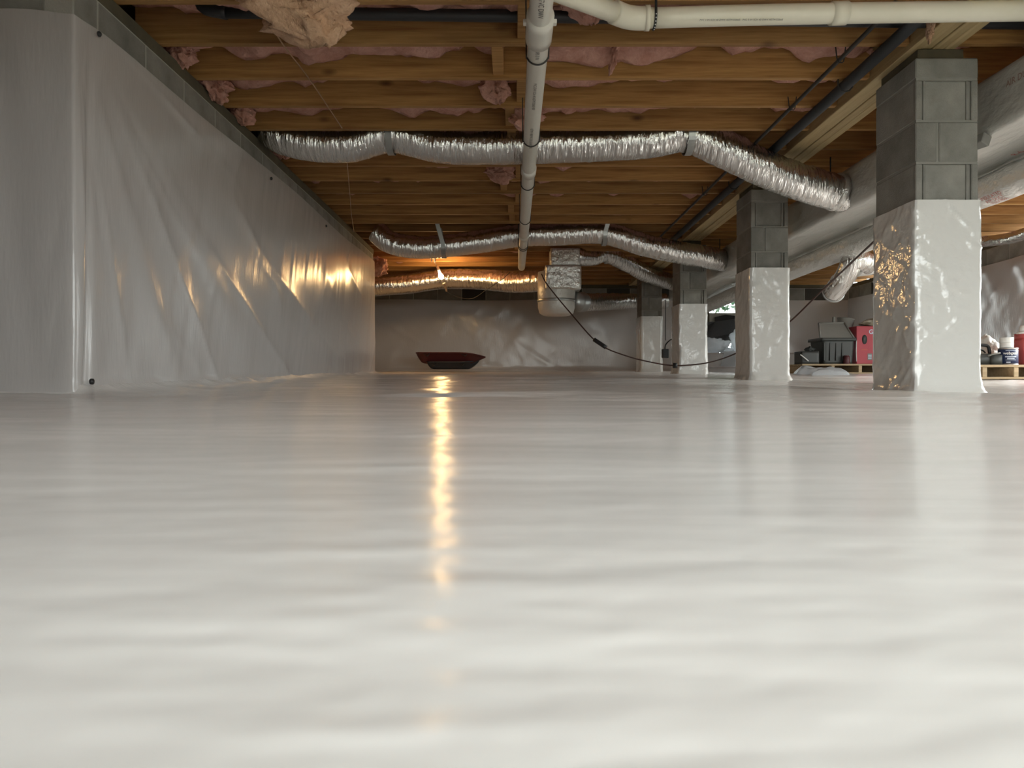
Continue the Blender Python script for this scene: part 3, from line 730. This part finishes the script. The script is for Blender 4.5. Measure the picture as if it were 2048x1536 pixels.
# ------------------------------------------------------------------ loose insulation hanging down
def clump(label, px, py_top, py_tip, d, wpx, seed, mat=None, lean=0.0, depth=.13, name='insulation_clump'):
    top = P(px, py_top, d); tip = P(px + lean, py_tip, d); R = wpx / F * d / 2
    nu, nv = 44, 36; v = []; f = []
    U = np.linspace(0, 1, nv)[:, None]; A = np.linspace(0, 2 * np.pi, nu, endpoint=False)[None, :]
    prof = np.where(U < .5, 1.0 - .12 * U, .94 * np.sqrt(np.clip(1 - ((U - .5) / .52) ** 2, 0, 1)) ** 1.0)
    prof = prof * np.clip(U * 14, .3, 1)
    n = 1 + .48 * noise(np.cos(A) * 1.5 + seed, np.sin(A) * 1.5, U * 3.5) + .34 * noise(np.cos(A) * 4 + seed, np.sin(A) * 4, U * 8 + 3) + .18 * noise(np.cos(A) * 10 + seed, np.sin(A) * 10, U * 18)
    cx = top.x + (tip.x - top.x) * U ** 2 + 0 * A; cz = top.z + (tip.z - top.z) * U + 0 * A
    X = cx + R * prof * n * np.cos(A); Y = top.y + depth * prof * n * np.sin(A); Z = cz + .02 * noise(np.cos(A) * 3, np.sin(A) * 3 + seed, U * 5)
    vv = np.stack([X.ravel(), Y.ravel(), Z.ravel()], 1).tolist()
    for i in range(nv - 1):
        for j in range(nu): k = (j + 1) % nu; f.append((i * nu + j, i * nu + k, (i + 1) * nu + k, (i + 1) * nu + j))
    f.append(tuple(range(nu))[::-1]); f.append(tuple((nv - 1) * nu + j for j in range(nu)))
    o = mk(name, vv, f, mat or m_pink, None, True, origin=tuple(top)); tag(o, label, 'insulation'); return o
clump('large tan tuft of fibreglass insulation sagging down at the upper left', 588, -62, 86, 3.07, 205, 3.0, m_tan, 48, .115)
clump('pink insulation tuft behind the cream pipe elbow at top centre', 1165, -50, 44, 3.33, 78, 9.0, m_pink, 20, .10)
clump('torn pink insulation hanging left of the drain pipe, third bay', 985, 140, 205, 4.28, 52, 13.0, m_pink, 12, .08)
clump('pink insulation puff tucked behind the drain pipe above the near duct', 1050, 205, 258, 4.66, 62, 17.0, m_pink, 0, .09)
clump('narrow pink insulation strip dangling right of the drain pipe', 1232, 84, 146, 3.9, 14, 21.0, m_pink, -12, .03)
clump('pink insulation ball at the left wall above the plastic edge', 360, 85, 130, 3.85, 55, 25.0, m_pink, 5, .1)
clump('pink insulation lump at the wall end of the third joist', 428, 155, 200, 4.26, 50, 29.0, m_pink, 5, .1)
clump('pink insulation lump at the wall end just before the near duct', 482, 205, 246, 4.66, 44, 33.0, m_pink, 5, .1)
clump('pink insulation wad at the wall end just behind the near duct', 560, 285, 315, 5.5, 34, 37.0, m_pink, 5, .1)
clump('orange-lit insulation scrap at the far end of the left wall', 757, 515, 552, 9.6, 34, 41.0, m_pink, 0, .1)
clump('pink insulation hanging beside the insulated line over the girder', 1760, 95, 142, 4.05, 50, 45.0, m_pink, 8, .07)
clump('stringy pale insulation strand hanging under the cream pipe by the girder', 1862, 36, 82, 3.4, 12, 49.0, m_tan, -4, .02)
clump('torn pink insulation left of the drain pipe below the near duct', 1000, 332, 366, 5.85, 48, 53.0, m_pink, 0, .07)

# ------------------------------------------------------------------ thin twine and cords
tw = tube('twine', [P(505, -20, 3.22), P(560, 80, 3.55), P(620, 160, 4.05), P(684, 256, 4.82)], .0034, m_wire, None, 6, .08); tag(tw, 'thin copper-coloured twine slanting from the tan tuft to the near duct', 'string')
tw2 = tube('twine', [P(694, 322, 5.25), P(699, 380, 6.1), P(703, 430, 7.2), P(708, 463, 8.0)], .0034, m_wire, None, 6, .08); tag(tw2, 'thin twine hanging below the near duct toward the left wall corner', 'string')
ec = thing('extension_cord', 'dark red extension cord sagging past the piers', 'cord', tuple(P(1200, 690, 8.35)))
tube('cable', [P(1083, 548, 9.05), P(1095, 570, 8.95), P(1140, 625, 8.7), P(1196, 686, 8.5), P(1250, 711, 8.42), P(1310, 726, 8.40), P(1350, 731, 8.40), P(1400, 728, 8.38), P(1440, 719, 8.0), P(1480, 703, 7.5), P(1530, 678, 7.2), P(1580, 643, 7.0), P(1640, 585, 6.5), P(1700, 528, 5.6), P(1760, 472, 5.0), P(1800, 434, 4.6)], .0075, m_cordk, ec, 8, .06)
tube('plug_joint', [P(1188, 679, 8.53), P(1212, 695, 8.47)], .024, m_black, ec, 10, .03)
tube('plug_joint', [P(1346, 731, 8.385), P(1354, 731, 8.385)], .03, m_black, ec, 10, .03)
hp = thing('hanging_plug', 'black plug box hanging on a short cord between the last two piers', 'plug', tuple(P(1331, 705, 9.9)))
a, b = P(1324, 698, 9.9), P(1337, 716, 9.9); box('body', a.x, b.x, 9.86, 9.94, b.z, a.z, m_black, hp, .008)
tube('cord', [P(1330, 699, 9.9), P(1331, 690, 9.9), P(1338, 682, 9.85), P(1347, 677, 9.7), P(1380, 664, 9.4)], .009, m_black, hp, 8, .04)
tube('pull_cord', [P(1331, 600, 10.1), P(1331, 655, 10.1), P(1331, 681, 10.1)], .006, m_darkwire, hp, 6, .05)

# ------------------------------------------------------------------ the bulb
m_bulb = M('bulb_glass_lit', (1, .8, .5), .4, emis=((1.0, .62, .26), BULB))
bl = thing('light_bulb', 'bare glowing light bulb hanging from its socket below the far joists', 'light', tuple(P(880, 545, 10.0)))
bc = P(882, 553, 9.95)
sock = P(876, 535, 9.98)
dirv = (bc - P(873, 528, 9.99)).normalized()
q = dirv.to_track_quat('Z', 'Y').to_euler()
lathe('bulb', [(.0, -.075), (.014, -.073), (.016, -.05), (.027, -.025), (.034, 0), (.031, .018), (.018, .032), (0, .036)], m_bulb, bl, bc, 20, rot=q)
lathe('socket', [(.0, 0), (.018, 0), (.020, .05), (.016, .07), (0, .07)], m_white, bl, bc - dirv * .145, 16, rot=q)
tube('pull_chain_bell', [P(888, 566, 9.95), P(892, 578, 9.97), P(893, 583, 9.98)], lambda s, l: .02 - .008 * s, m_pallet, bl, 10, .02)
tube('lead', [bc - dirv * .12, P(869, 524, 9.98), P(868, 516, 9.9), P(868, 505, 9.9)], .005, m_white, bl, 6, .02)
ck = P(867, 516, 9.75)
tube('clamp', [ck + Vector((-.022, 0, -.05)), ck + Vector((-.026, 0, -.02)), ck + Vector((0, 0, .005)), ck + Vector((.026, 0, -.02)), ck + Vector((.022, 0, -.05))], .008, m_white, bl, 8, .01)
tube('lead', [P(893, 583, 9.98), P(915, 594, 10.2), P(945, 597, 10.3), P(975, 578, 10.0), P(1005, 558, 9.9), P(1020, 545, 9.8)], .005, m_darkwire, bl, 6, .05)

# ------------------------------------------------------------------ sleds by the far wall
def sled(name, label, px0, px1, ytop0, ytop1, ybot, d, mat, dep=.5, nose=.18):
    """shallow tray, open on top, with a raised pointed nose at its right end"""
    x0, x1 = P(px0, 0, d).x, P(px1, 0, d).x; L = x1 - x0
    zt0, zt1, zb = P(0, ytop0, d).z, P(0, ytop1, d).z, P(0, ybot, d).z
    t = thing(name, label, 'sled', ((x0 + x1) / 2, d, zb))
    nu = 40; V = []; f = []
    us = np.linspace(0, 1, nu)
    def section(u, out):
        wd = dep / 2 * (1 - max(0, (u - .72) / .28) ** 2 * .92) * (1 - max(0, (.06 - u) / .06) ** 2 * .25)
        zt = zt0 + (zt1 - zt0) * max(0, (u - .6) / .4) ** 2
        rise = (zt - zb) * (.85 * max(0, (u - .80) / .2) ** 1.3 + .8 * max(0, (.09 - u) / .09) ** 1.2)
        x = x0 + L * u; zb_ = zb + rise; k = .66
        return [(x, -wd - .02 * out, zt), (x, -wd, zt - .004), (x, -wd * (k + .12), zb_ + (zt - zb_) * .25), (x, -wd * k, zb_), (x, wd * k, zb_), (x, wd * (k + .12), zb_ + (zt - zb_) * .25), (x, wd, zt - .004), (x, wd + .02 * out, zt)]
    for u in us: V += [(p[0], p[1] + d, p[2]) for p in section(u, 1)]
    n = len(V); V += [(p[0], p[1], p[2] + .006) for p in V]
    for i in range(nu - 1):
        for j in range(7):
            a, b, c, e = i * 8 + j, i * 8 + j + 1, (i + 1) * 8 + j + 1, (i + 1) * 8 + j
            f += [(a, b, c, e), (n + e, n + c, n + b, n + a)]
        for j in (0, 7): f.append((i * 8 + j, (i + 1) * 8 + j, n + (i + 1) * 8 + j, n + i * 8 + j))
    o = mk('tray', V, f, mat, None, True); o.parent = t; o.location = -wl(t)
    rim = [(section(u, 1)[0][0], section(u, 1)[0][1] + d, section(u, 1)[0][2]) for u in us] + [(section(u, 1)[7][0], section(u, 1)[7][1] + d, section(u, 1)[7][2]) for u in us[::-1]]
    tube('rim', rim, .010, mat, t, 8, .08)
    for u in (.2, .75): tube('pull_rope', [(x0 + L * u, d - dep / 2 + .01, zt0 - .01), (x0 + L * u - .03, d - dep / 2 - .03, zt0 - .05), (x0 + L * u - .08, d - dep / 2 + .0, zt0 - .02)], .006, m_black, t, 6, .02)
    return t
sled('sled', 'dark navy plastic sled lying on the liner under the red sled', 856, 957, 725, 722, 738, 11.3, m_navy, .46)
sled('sled', 'red plastic sled stacked on the dark sled by the far wall', 836, 970, 707, 714, 727, 11.3, m_redk, .54)

# ------------------------------------------------------------------ pallets and what stands on them
def pallet(label, x0, x1, y0, y1, strs, group):
    zb = min(zf(x0, y0), zf(x1, y0), zf(x0, y1), zf(x1, y1)) ; zb = zf((x0 + x1) / 2, y0) + .004
    t = thing('pallet', label, 'pallet', ((x0 + x1) / 2, (y0 + y1) / 2, zb))
    for x in strs: box('stringer', x - .02, x + .02, y0 + .005, y1 - .005, zb + .018, zb + .10, m_pallet, t, .003)
    n = 6; wd = (y1 - y0) / n
    for k in range(n): box('deck_board', x0, x1, y0 + k * wd + .004, y0 + (k + 1) * wd - .016, zb + .10, zb + .120, m_pallet, t, .002)
    for k in (0, n // 2, n - 1): box('bottom_board', x0, x1, y0 + k * wd + .004, y0 + (k + 1) * wd - .016, zb, zb + .018, m_pallet, t, .002)
    return zb + .1205
pA = pallet('near wooden pallet holding the blue can and red jug', 3.68, 4.88, 6.22, 7.1, (3.72, 3.97, 4.235, 4.52, 4.85), 'pallets')
pB = pallet('far wooden pallet holding the red carton and dark tote', 3.48, 4.72, 8.9, 9.8, (3.52, 3.85, 4.18, 4.45, 4.69), 'pallets')
def X(px, d): return (px - CX) / F * d
def Zp(py, d): return HC + (CY - py) / F * d
# -- pallet A
can = thing('paint_can', 'dark blue can with white lettering at the pallet edge', 'can', (X(2016, 6.36), 6.36, pA))
cx, cy, r = X(2016, 6.36), 6.36, .074
lathe('can_body', [(0, 0), (r + .003, 0), (r + .003, .006), (r, .008), (r, .136), (r + .003, .138), (r + .003, .144), (r - .008, .146), (0, .142)], m_tin, can, (cx, cy, pA), 36)
lathe('paper_label', [(r + .0005, .012), (r + .0012, .0125), (r + .0012, .132), (r + .0005, .1325)], m_blue, can, (cx, cy, pA), 36)
text_mesh('lettering', 'webgear', .034, m_white, can.children[-1], (cx, cy, pA + .100), (0, 0, -.30), r + .002, 1.0, .0006)
text_mesh('lettering', 'WATERPROOF', .019, m_white, can, (cx, cy, pA + .070), (0, 0, -.30), r + .002, 1.0, .0006) if False else None
for zz, h, sx in ((.124, .004, .9), (.070, .010, 1.0), (.054, .012, .65), (.042, .003, .9), (.022, .012, .35)):
    v = []; f = []; n = 14; off = -.30 + (-.25 if zz == .022 else 0)
    for k in range(n):
        a = (k / (n - 1) - .5) * 1.15 * sx + off; rr = r + .0022
        v += [(rr * math.sin(a), -rr * math.cos(a), zz - h / 2), (rr * math.sin(a), -rr * math.cos(a), zz + h / 2)]
    for k in range(n - 1): f.append((2 * k, 2 * k + 2, 2 * k + 3, 2 * k + 1))
    o = mk('label_band', v, f, m_ltblue); o.parent = can; o.location = Vector((cx, cy, pA)) - wl(can)
tr = thing('tape_roll', 'stack of white tape rolls standing on top of the blue can', 'tape', (X(2013, 6.36), 6.36, pA + .147))
for k in range(2):
    lathe('roll', [(.026, 0), (.052, 0), (.053, .004), (.053, .040), (.052, .044), (.026, .044), (.026, 0)], m_white, tr, (X(2013, 6.36), 6.36, pA + .147 + .045 * k), 28)
jug = thing('fuel_jug', 'red plastic jug with a white cap cut off by the right edge', 'jug', (X(2075, 6.42), 6.42, pA))
rbox('jug_body', X(2037, 6.42), X(2120, 6.42), 6.34, 6.54, pA, Zp(678, 6.42), m_jug, jug, .035, 3, .001)
rbox('shoulder', X(2039, 6.42) + .0, X(2110, 6.42), 6.36, 6.52, Zp(680, 6.42), Zp(667, 6.42), m_jug, jug, .045, 3, .001)
lathe('neck_ring', [(0, 0), (.055, 0), (.055, .014), (.045, .018), (0, .018)], m_white, jug, (X(2048, 6.42), 6.42, Zp(668, 6.42)), 24)
lathe('cap', [(0, 0), (.042, 0), (.040, .055), (.034, .06), (0, .06)], m_white, jug, (X(2050, 6.42), 6.42, Zp(665, 6.42)), 24)
tube('handle', [(X(2075, 6.42), 6.42, Zp(668, 6.42)), (X(2085, 6.42), 6.42, Zp(655, 6.42)), (X(2105, 6.42), 6.42, Zp(655, 6.42)), (X(2112, 6.42), 6.42, Zp(672, 6.42))], .013, m_jug, jug, 10, .02)
tb = thing('tool_bag', 'black tool bag with a raised handle between the near pier and blue can', 'bag', (X(1965, 6.4), 6.4, pA))
rbox('bag_body', X(1925, 6.4), X(1993, 6.4), 6.32, 6.56, pA, Zp(708, 6.4), m_tote, tb, .04, 5, .012)
tube('handle', [(X(1940, 6.4), 6.43, Zp(706, 6.4)), (X(1942, 6.4), 6.43, Zp(694, 6.4)), (X(1950, 6.4), 6.43, Zp(690, 6.4)), (X(1972, 6.4), 6.43, Zp(690, 6.4)), (X(1981, 6.4), 6.43, Zp(693, 6.4)), (X(1984, 6.4), 6.43, Zp(707, 6.4))], .014, m_black, tb, 10, .02)
tube('wire_coil', [(X(1964, 6.4) + .06 * math.cos(a), 6.45 + .02 * math.sin(2 * a), Zp(705, 6.4) + .035 * math.sin(a)) for a in np.linspace(0, 5.5, 14)], .007, m_black, tb, 6, .02)
tube('strap', [(X(1976, 6.3), 6.30, Zp(712, 6.3)), (X(1986, 6.3), 6.29, Zp(708, 6.3)), (X(1999, 6.3), 6.29, Zp(706, 6.3))], .007, m_grey, tb, 8, .02)
rbox('side_pouch', X(1975, 6.35), X(2000, 6.35), 6.30, 6.42, pA, Zp(710, 6.35), m_tote, tb, .03, 6, .01)
def blob(name, label, cat, c, rx, ry, rz, mat, seed, amp=.25, parent=None):
    nu, nv = 36, 24
    A = np.linspace(0, 2 * np.pi, nu, endpoint=False)[None, :]; U = np.linspace(-1, 1, nv)[:, None] * np.pi / 2
    n = 1 + amp * noise(np.cos(A) * np.cos(U) * 2.2 + seed, np.sin(A) * np.cos(U) * 2.2, np.sin(U) * 2.2) + amp * .5 * noise(np.cos(A) * np.cos(U) * 6 + seed, np.sin(A) * np.cos(U) * 6, np.sin(U) * 6)
    Xb = rx * np.cos(A) * np.cos(U) * n; Yb = ry * np.sin(A) * np.cos(U) * n; Zb = np.maximum(rz * (np.sin(U) + 0 * A) * n, -rz * .95)
    Zb = Zb + rz * .95
    v = np.stack([Xb.ravel() + c[0], Yb.ravel() + c[1], Zb.ravel() + c[2]], 1).tolist(); f = []
    for i in range(nv - 1):
        for j in range(nu): k = (j + 1) % nu; f.append((i * nu + j, i * nu + k, (i + 1) * nu + k, (i + 1) * nu + j))
    if parent is None:
        o = mk(name, v, f, mat, None, True, origin=tuple(c)); tag(o, label, cat)
    else:
        o = mk(name, v, f, mat, None, True); o.parent = parent; o.location = -wl(parent)
    return o
blob('plastic_bag', 'clear crinkled plastic bag behind the black tool bag', 'bag', (X(1972, 6.75), 6.75, pA), .115, .09, .135, m_clear, 4.0, .18)
# -- pallet B
tt = thing('storage_tote', 'dark grey storage tote on the far pallet beside the red carton', 'tote', (X(1667, 9.1), 9.1, pB))
rbox('tote_body', X(1636, 9.1), X(1699, 9.1), 8.96, 9.36, pB, Zp(681, 9.1), m_tote, tt, .03, 7, .001, .08)
rbox('tote_rim', X(1632, 9.1), X(1703, 9.1), 8.94, 9.38, Zp(683, 9.1), Zp(677, 9.1), m_tote, tt, .03, 7, .001)
for px in (1646, 1658, 1670, 1682): box('rib', X(px, 9.0) - .008, X(px, 9.0) + .008, 8.955, 8.985, pB + .04, Zp(686, 9.0), m_tote, tt, .003)
lid = thing('tote_lid', 'grey sloping lid resting on top of the dark tote', 'lid', (X(1662, 9.1), 9.1, Zp(677, 9.1)))
v = [(X(1634, 9.1), 9.0, Zp(676.5, 9.1)), (X(1700, 9.1), 9.0, Zp(676.5, 9.1)), (X(1692, 9.15), 9.2, Zp(645, 9.15)), (X(1641, 9.15), 9.2, Zp(646, 9.15))]
v += [(p[0], p[1] + .02, p[2] + .004) for p in v]
o = mk('panel', v, [(0, 1, 2, 3), (7, 6, 5, 4), (0, 4, 5, 1), (1, 5, 6, 2), (2, 6, 7, 3), (3, 7, 4, 0)], m_grey); o.parent = lid; o.location = -wl(lid)
for (p, q) in ((0, 3), (3, 2), (2, 1)): tube('lip', [v[p], v[q]], .012, m_grey, lid, 8, .1)
gb = thing('bucket', 'tilted grey bucket leaning behind the tote lid', 'bucket', (X(1690, 9.28), 9.3, Zp(665, 9.28)))
lathe('bucket_body', [(0, 0), (.085, 0), (.098, .19), (.104, .20), (.104, .212), (.088, .212), (.075, .02), (0, .02)], m_grey, gb, (X(1690, 9.28), 9.32, Zp(670, 9.28)), 24, rot=(.0, .14, 0))
box('handle_tab', X(1668, 9.28), X(1673, 9.28), 9.30, 9.34, Zp(648, 9.28), Zp(633, 9.28), m_grey, gb, .005)
rc = thing('carton', 'tall red printed carton on the far pallet, partly behind the near pier', 'box', (X(1740, 9.05), 9.05, pB))
rx0, rx1, rz1 = X(1713, 9.0), X(1772, 9.0), Zp(652, 9.0)
box('carton_body', rx0, rx1, 9.0, 9.3, pB, rz1, m_boxred, rc, .006)
def decal(name, x0, x1, z0, z1, mat, y=8.9985): return box(name, x0, x1, y - .0012, y, z0, z1, mat, rc)
bxw, bz = rx1 - rx0, rz1 - pB
lathe('printed_picture', [(0, 0), (.034, 0), (.034, .002), (0, .002)], m_tote, rc, (X(1729, 9), 8.9985, Zp(679, 9)), 20, rot=(math.pi / 2, 0, 0)).scale = (.9, 1.7, 1)
text_mesh('lettering', 'G', .075, m_ltblue, rc, (X(1742, 9), 8.997, Zp(664, 9)), (math.pi / 2, 0, 0), None, 1.0, .002)
text_mesh('lettering', '5', .075, m_ltblue, rc, (X(1753.5, 9), 8.9955, Zp(662.5, 9)), (math.pi / 2, 0, 0), None, 1.0, .002)
decal('printed_panel', X(1749.5, 9), X(1758, 9), Zp(668, 9), Zp(657, 9), m_black)
text_mesh('lettering', 'Carton', .03, m_ltblue, rc, (X(1730, 9), 8.997, Zp(699, 9)), (math.pi / 2, 0, 0)) if False else decal('printed_line', X(1723, 9), X(1735, 9), Zp(700.5, 9), Zp(698, 9), m_print)
decal('printed_panel', X(1735, 9), X(1744, 9), Zp(720, 9), Zp(707, 9), m_grey)
for k in range(3): decal('printed_line', X(1736, 9), X(1743, 9), Zp(711.5 + 3 * k, 9), Zp(709.8 + 3 * k, 9), m_ltblue, 8.997)
for k in range(5):                                     # slanted white stripes
    z = Zp(688 + 7 * k, 9); x = X(1747.0, 9) ; dx = .025; dzz = .026
    v = [(x, 8.9965, z), (x, 8.9965, z - .022), (x + dx, 8.9965, z - .022 - dzz), (x + dx, 8.9965, z - dzz)]
    o = mk('printed_stripe', v, [(0, 1, 2, 3)], m_white); o.parent = rc; o.location = -wl(rc)
tube('torn_edge', [(rx0, 8.999, pB + .03), (rx0 - .004, 8.998, pB + .15), (rx0, 8.999, pB + .29)], .005, m_white, rc, 6, .03)
blob('crumpled_bag', 'crumpled brown paper bag lying on top of the red carton', 'bag', (X(1746, 9.15), 9.15, rz1), .14, .11, .045, m_bag, 8.0, .3)
bc_ = thing('tool_case', 'small black case at the left end of the far pallet', 'case', (X(1617, 9.0), 9.05, pB))
rbox('case_body', X(1600, 9), X(1636, 9), 8.95, 9.2, pB, Zp(703, 9), m_tote, bc_, .02, 9, .002)
tube('handle', [(X(1601, 8.93), 8.935, Zp(709, 8.93)), (X(1608, 8.93), 8.925, Zp(715, 8.93)), (X(1617, 8.93), 8.935, Zp(722, 8.93))], .007, m_white, bc_, 8, .02)
blob('rag', 'dark rag lying on top of the small black case', 'rag', (X(1622, 9.05), 9.08, Zp(703, 9.05)), .06, .05, .03, m_tote, 12.0, .3)
sr = thing('tin_can', 'small dark red can standing in front of the dark tote', 'can', (X(1694, 8.93), 8.93, pB))
lathe('can_body', [(0, 0), (.036, 0), (.038, .004), (.038, .085), (.034, .09), (0, .09)], m_redk, sr, (X(1693, 8.93), 8.93, pB), 20)
lathe('lid', [(0, 0), (.030, 0), (.028, .012), (0, .012)], m_redk, sr, (X(1693, 8.93), 8.93, pB + .09), 20)
def sheet(name, label, corners, thick, mat, seed, amp=.02):
    A_, B_, C_, D_ = [Vector(c) for c in corners]; n = 26; v = []; f = []
    for i in range(n):
        for j in range(n):
            u, w_ = i / (n - 1), j / (n - 1)
            p = A_.lerp(B_, u).lerp(D_.lerp(C_, u), w_)
            e = min(1, 6 * min(u, 1 - u, w_, 1 - w_))
            h = thick * (e ** .4) + amp * (1 + float(noise(p.x * 5 + seed, p.y * 7))) * e + amp * .5 * float(noise(p.x * 14, p.y * 16 + seed)) * e
            v.append((p.x + .02 * float(noise(p.y * 9, seed)), p.y, p.z + h))
    for i in range(n - 1):
        for j in range(n - 1): f.append((i * n + j, (i + 1) * n + j, (i + 1) * n + j + 1, i * n + j + 1))
    o = mk(name, v, f, mat, None, True, origin=tuple(A_)); tag(o, label, 'sheet'); return o
def G(px, d): return (X(px, d), d, zf(X(px, d), d) - .005)
sheet('folded_liner', 'folded white plastic sheet lying in front of the far pallet', [G(1588, 8.3), G(1700, 8.15), G(1690, 8.8), G(1585, 8.85)], .05, m_sheet, 3.0, .03)
sheet('folded_liner', 'small white plastic scrap on top of the folded sheet by the pallet', [G(1622, 8.02), G(1702, 7.98), G(1690, 8.14), G(1625, 8.16)], .05, m_sheet, 7.0, .015)

# ------------------------------------------------------------------ hatch, what hangs in it and the yard outside
hx0, hx1, hz0, hz1 = HAT['x0'], HAT['x1'], HAT['z0'], HAT['z1']
door = struct(bpy.data.objects.new('door_1', None)); link(door)
box('frame_jamb', hx0 - .02, hx0 + .03, FAR - .02, FAR + .2, hz0, hz1, m_sill, door, .003)
box('frame_jamb', hx1 - .03, hx1 + .02, FAR - .02, FAR + .2, hz0, hz1, m_sill, door, .003)
box('frame_head', hx0 - .02, hx1 + .02, FAR - .02, FAR + .2, hz1, hz1 + .05, m_sill, door, .003)
box('frame_rail', hx0 + .03, hx1 - .03, FAR - .03, FAR + .05, Zp(644, FAR), Zp(626, FAR), m_conc, door, .004)
# ragged black tarp hanging in the lower part of the hatch
def tarp():
    dd = FAR - .14
    out = [(1380, 645), (1431, 643), (1431, 634), (1452, 629), (1470, 632), (1482, 636), (1484, 650), (1480, 664), (1468, 667), (1463, 684), (1457, 692), (1452, 699), (1446, 692), (1440, 687), (1424, 684), (1419, 675), (1412, 670), (1380, 670)]
    pts = [P(x, y, dd) for x, y in out]; n = len(pts); v = []; f = []
    for th in (0, .03): v += [(p.x, p.y + th + .03 * math.sin(p.x * 9 + p.z * 7), p.z) for p in pts]
    f.append(tuple(range(n))); f.append(tuple(n + i for i in range(n))[::-1])
    for i in range(n): k = (i + 1) % n; f.append((i, n + i, n + k, k))
    o = mk('tarp', v, f, m_black, None, False, origin=tuple(pts[0])); tag(o, 'ragged black tarp hanging in the bright hatch opening', 'tarp')
tarp()
# low plastic-covered step under the hatch and crumpled sheets on it
st = thing('covered_step', 'low step covered with white plastic below the bright hatch', 'step', (3.8, 12.2, zf(3.8, 12.0)))
rbox('upper_step', 3.0, 4.9, 12.02, 12.36, zf(3.8, 12) - .05, Zp(706, 12.1), m_liner, st, .03, 2, .01)
rbox('lower_step', 2.95, 4.95, 11.8, 12.05, zf(3.8, 12) - .05, Zp(734, 11.8), m_liner, st, .02, 2, .006)
blob('crumpled_sheet', 'heap of crumpled white plastic left below the black tarp', 'sheet', (X(1424, 12.25), 12.18, Zp(707, 12.25)), .24, .10, .125, m_sheet, 15.0, .35)
blob('crumpled_sheet', 'small crumpled white plastic at the tip of the black tarp', 'sheet', (X(1452, 12.25), 12.22, Zp(708, 12.25)), .13, .08, .055, m_sheet, 23.0, .3)
blob('crumpled_sheet', 'upright bunch of crumpled white plastic right of the black tarp', 'sheet', (X(1474, 12.25), 12.18, Zp(707, 12.25)), .12, .10, .20, m_sheet, 19.0, .35)
sheet('hanging_sheet', 'white plastic draped over the step below the hatch', [(X(1440, 12.0), 11.99, Zp(732, 12.0)), (X(1475, 12.0), 11.99, Zp(732, 12.0)), (X(1478, 12.05), 12.01, Zp(702, 12.05)), (X(1446, 12.05), 12.01, Zp(703, 12.05))], .0, m_sheet, 9.0, .02)
ground_far = struct(box('floor_yard', -14, 20, FAR + .2, FAR + 22, -.2, .45, m_ground))
ground_side = struct(box('floor_side_yard', RX + .2, 24, -8, FAR + 1.2, -.2, .2, m_ground))
ground_front = struct(box('floor_outside', -14, 18, -20, ACC['y'] - .2, -.25, -.02, m_ground))
def hedge(label, c, rx, ry, rz, n, seed):
    rnd = random.Random(seed); v = []; f = []
    for i in range(n):
        a, b = rnd.uniform(0, 6.283), rnd.uniform(-.1, 1.57); rr = rnd.uniform(.6, 1)
        p = Vector((c[0] + rx * rr * math.cos(a) * math.cos(b), c[1] + ry * rr * math.sin(a) * math.cos(b), c[2] + rz * rr * math.sin(b)))
        d = Vector((rnd.gauss(0, 1), rnd.gauss(0, 1), rnd.gauss(0, 1))).normalized(); e = d.orthogonal().normalized() * .05; d *= .11
        k = len(v); v += [tuple(p - d), tuple(p + e), tuple(p + d), tuple(p - e)]; f.append((k, k + 1, k + 2, k + 3))
    t = thing('garden_tree', label, 'tree', tuple(c))
    o = mk('foliage', v, f, m_hedge); o.parent = t; o.location = -wl(t); o['kind'] = 'stuff'
    tube('stem', [(c[0] + rx * .8, c[1], .44), (c[0] + rx * .75, c[1], c[2]), (c[0] + rx * .4, c[1], c[2] + rz * .6)], .05, m_sill, t, 8, .2)
hedge('green leafy tree outside, seen through the bright hatch', (4.75, FAR + 4.0, HC + 1.72), 1.3, .6, .8, 1100, 3)
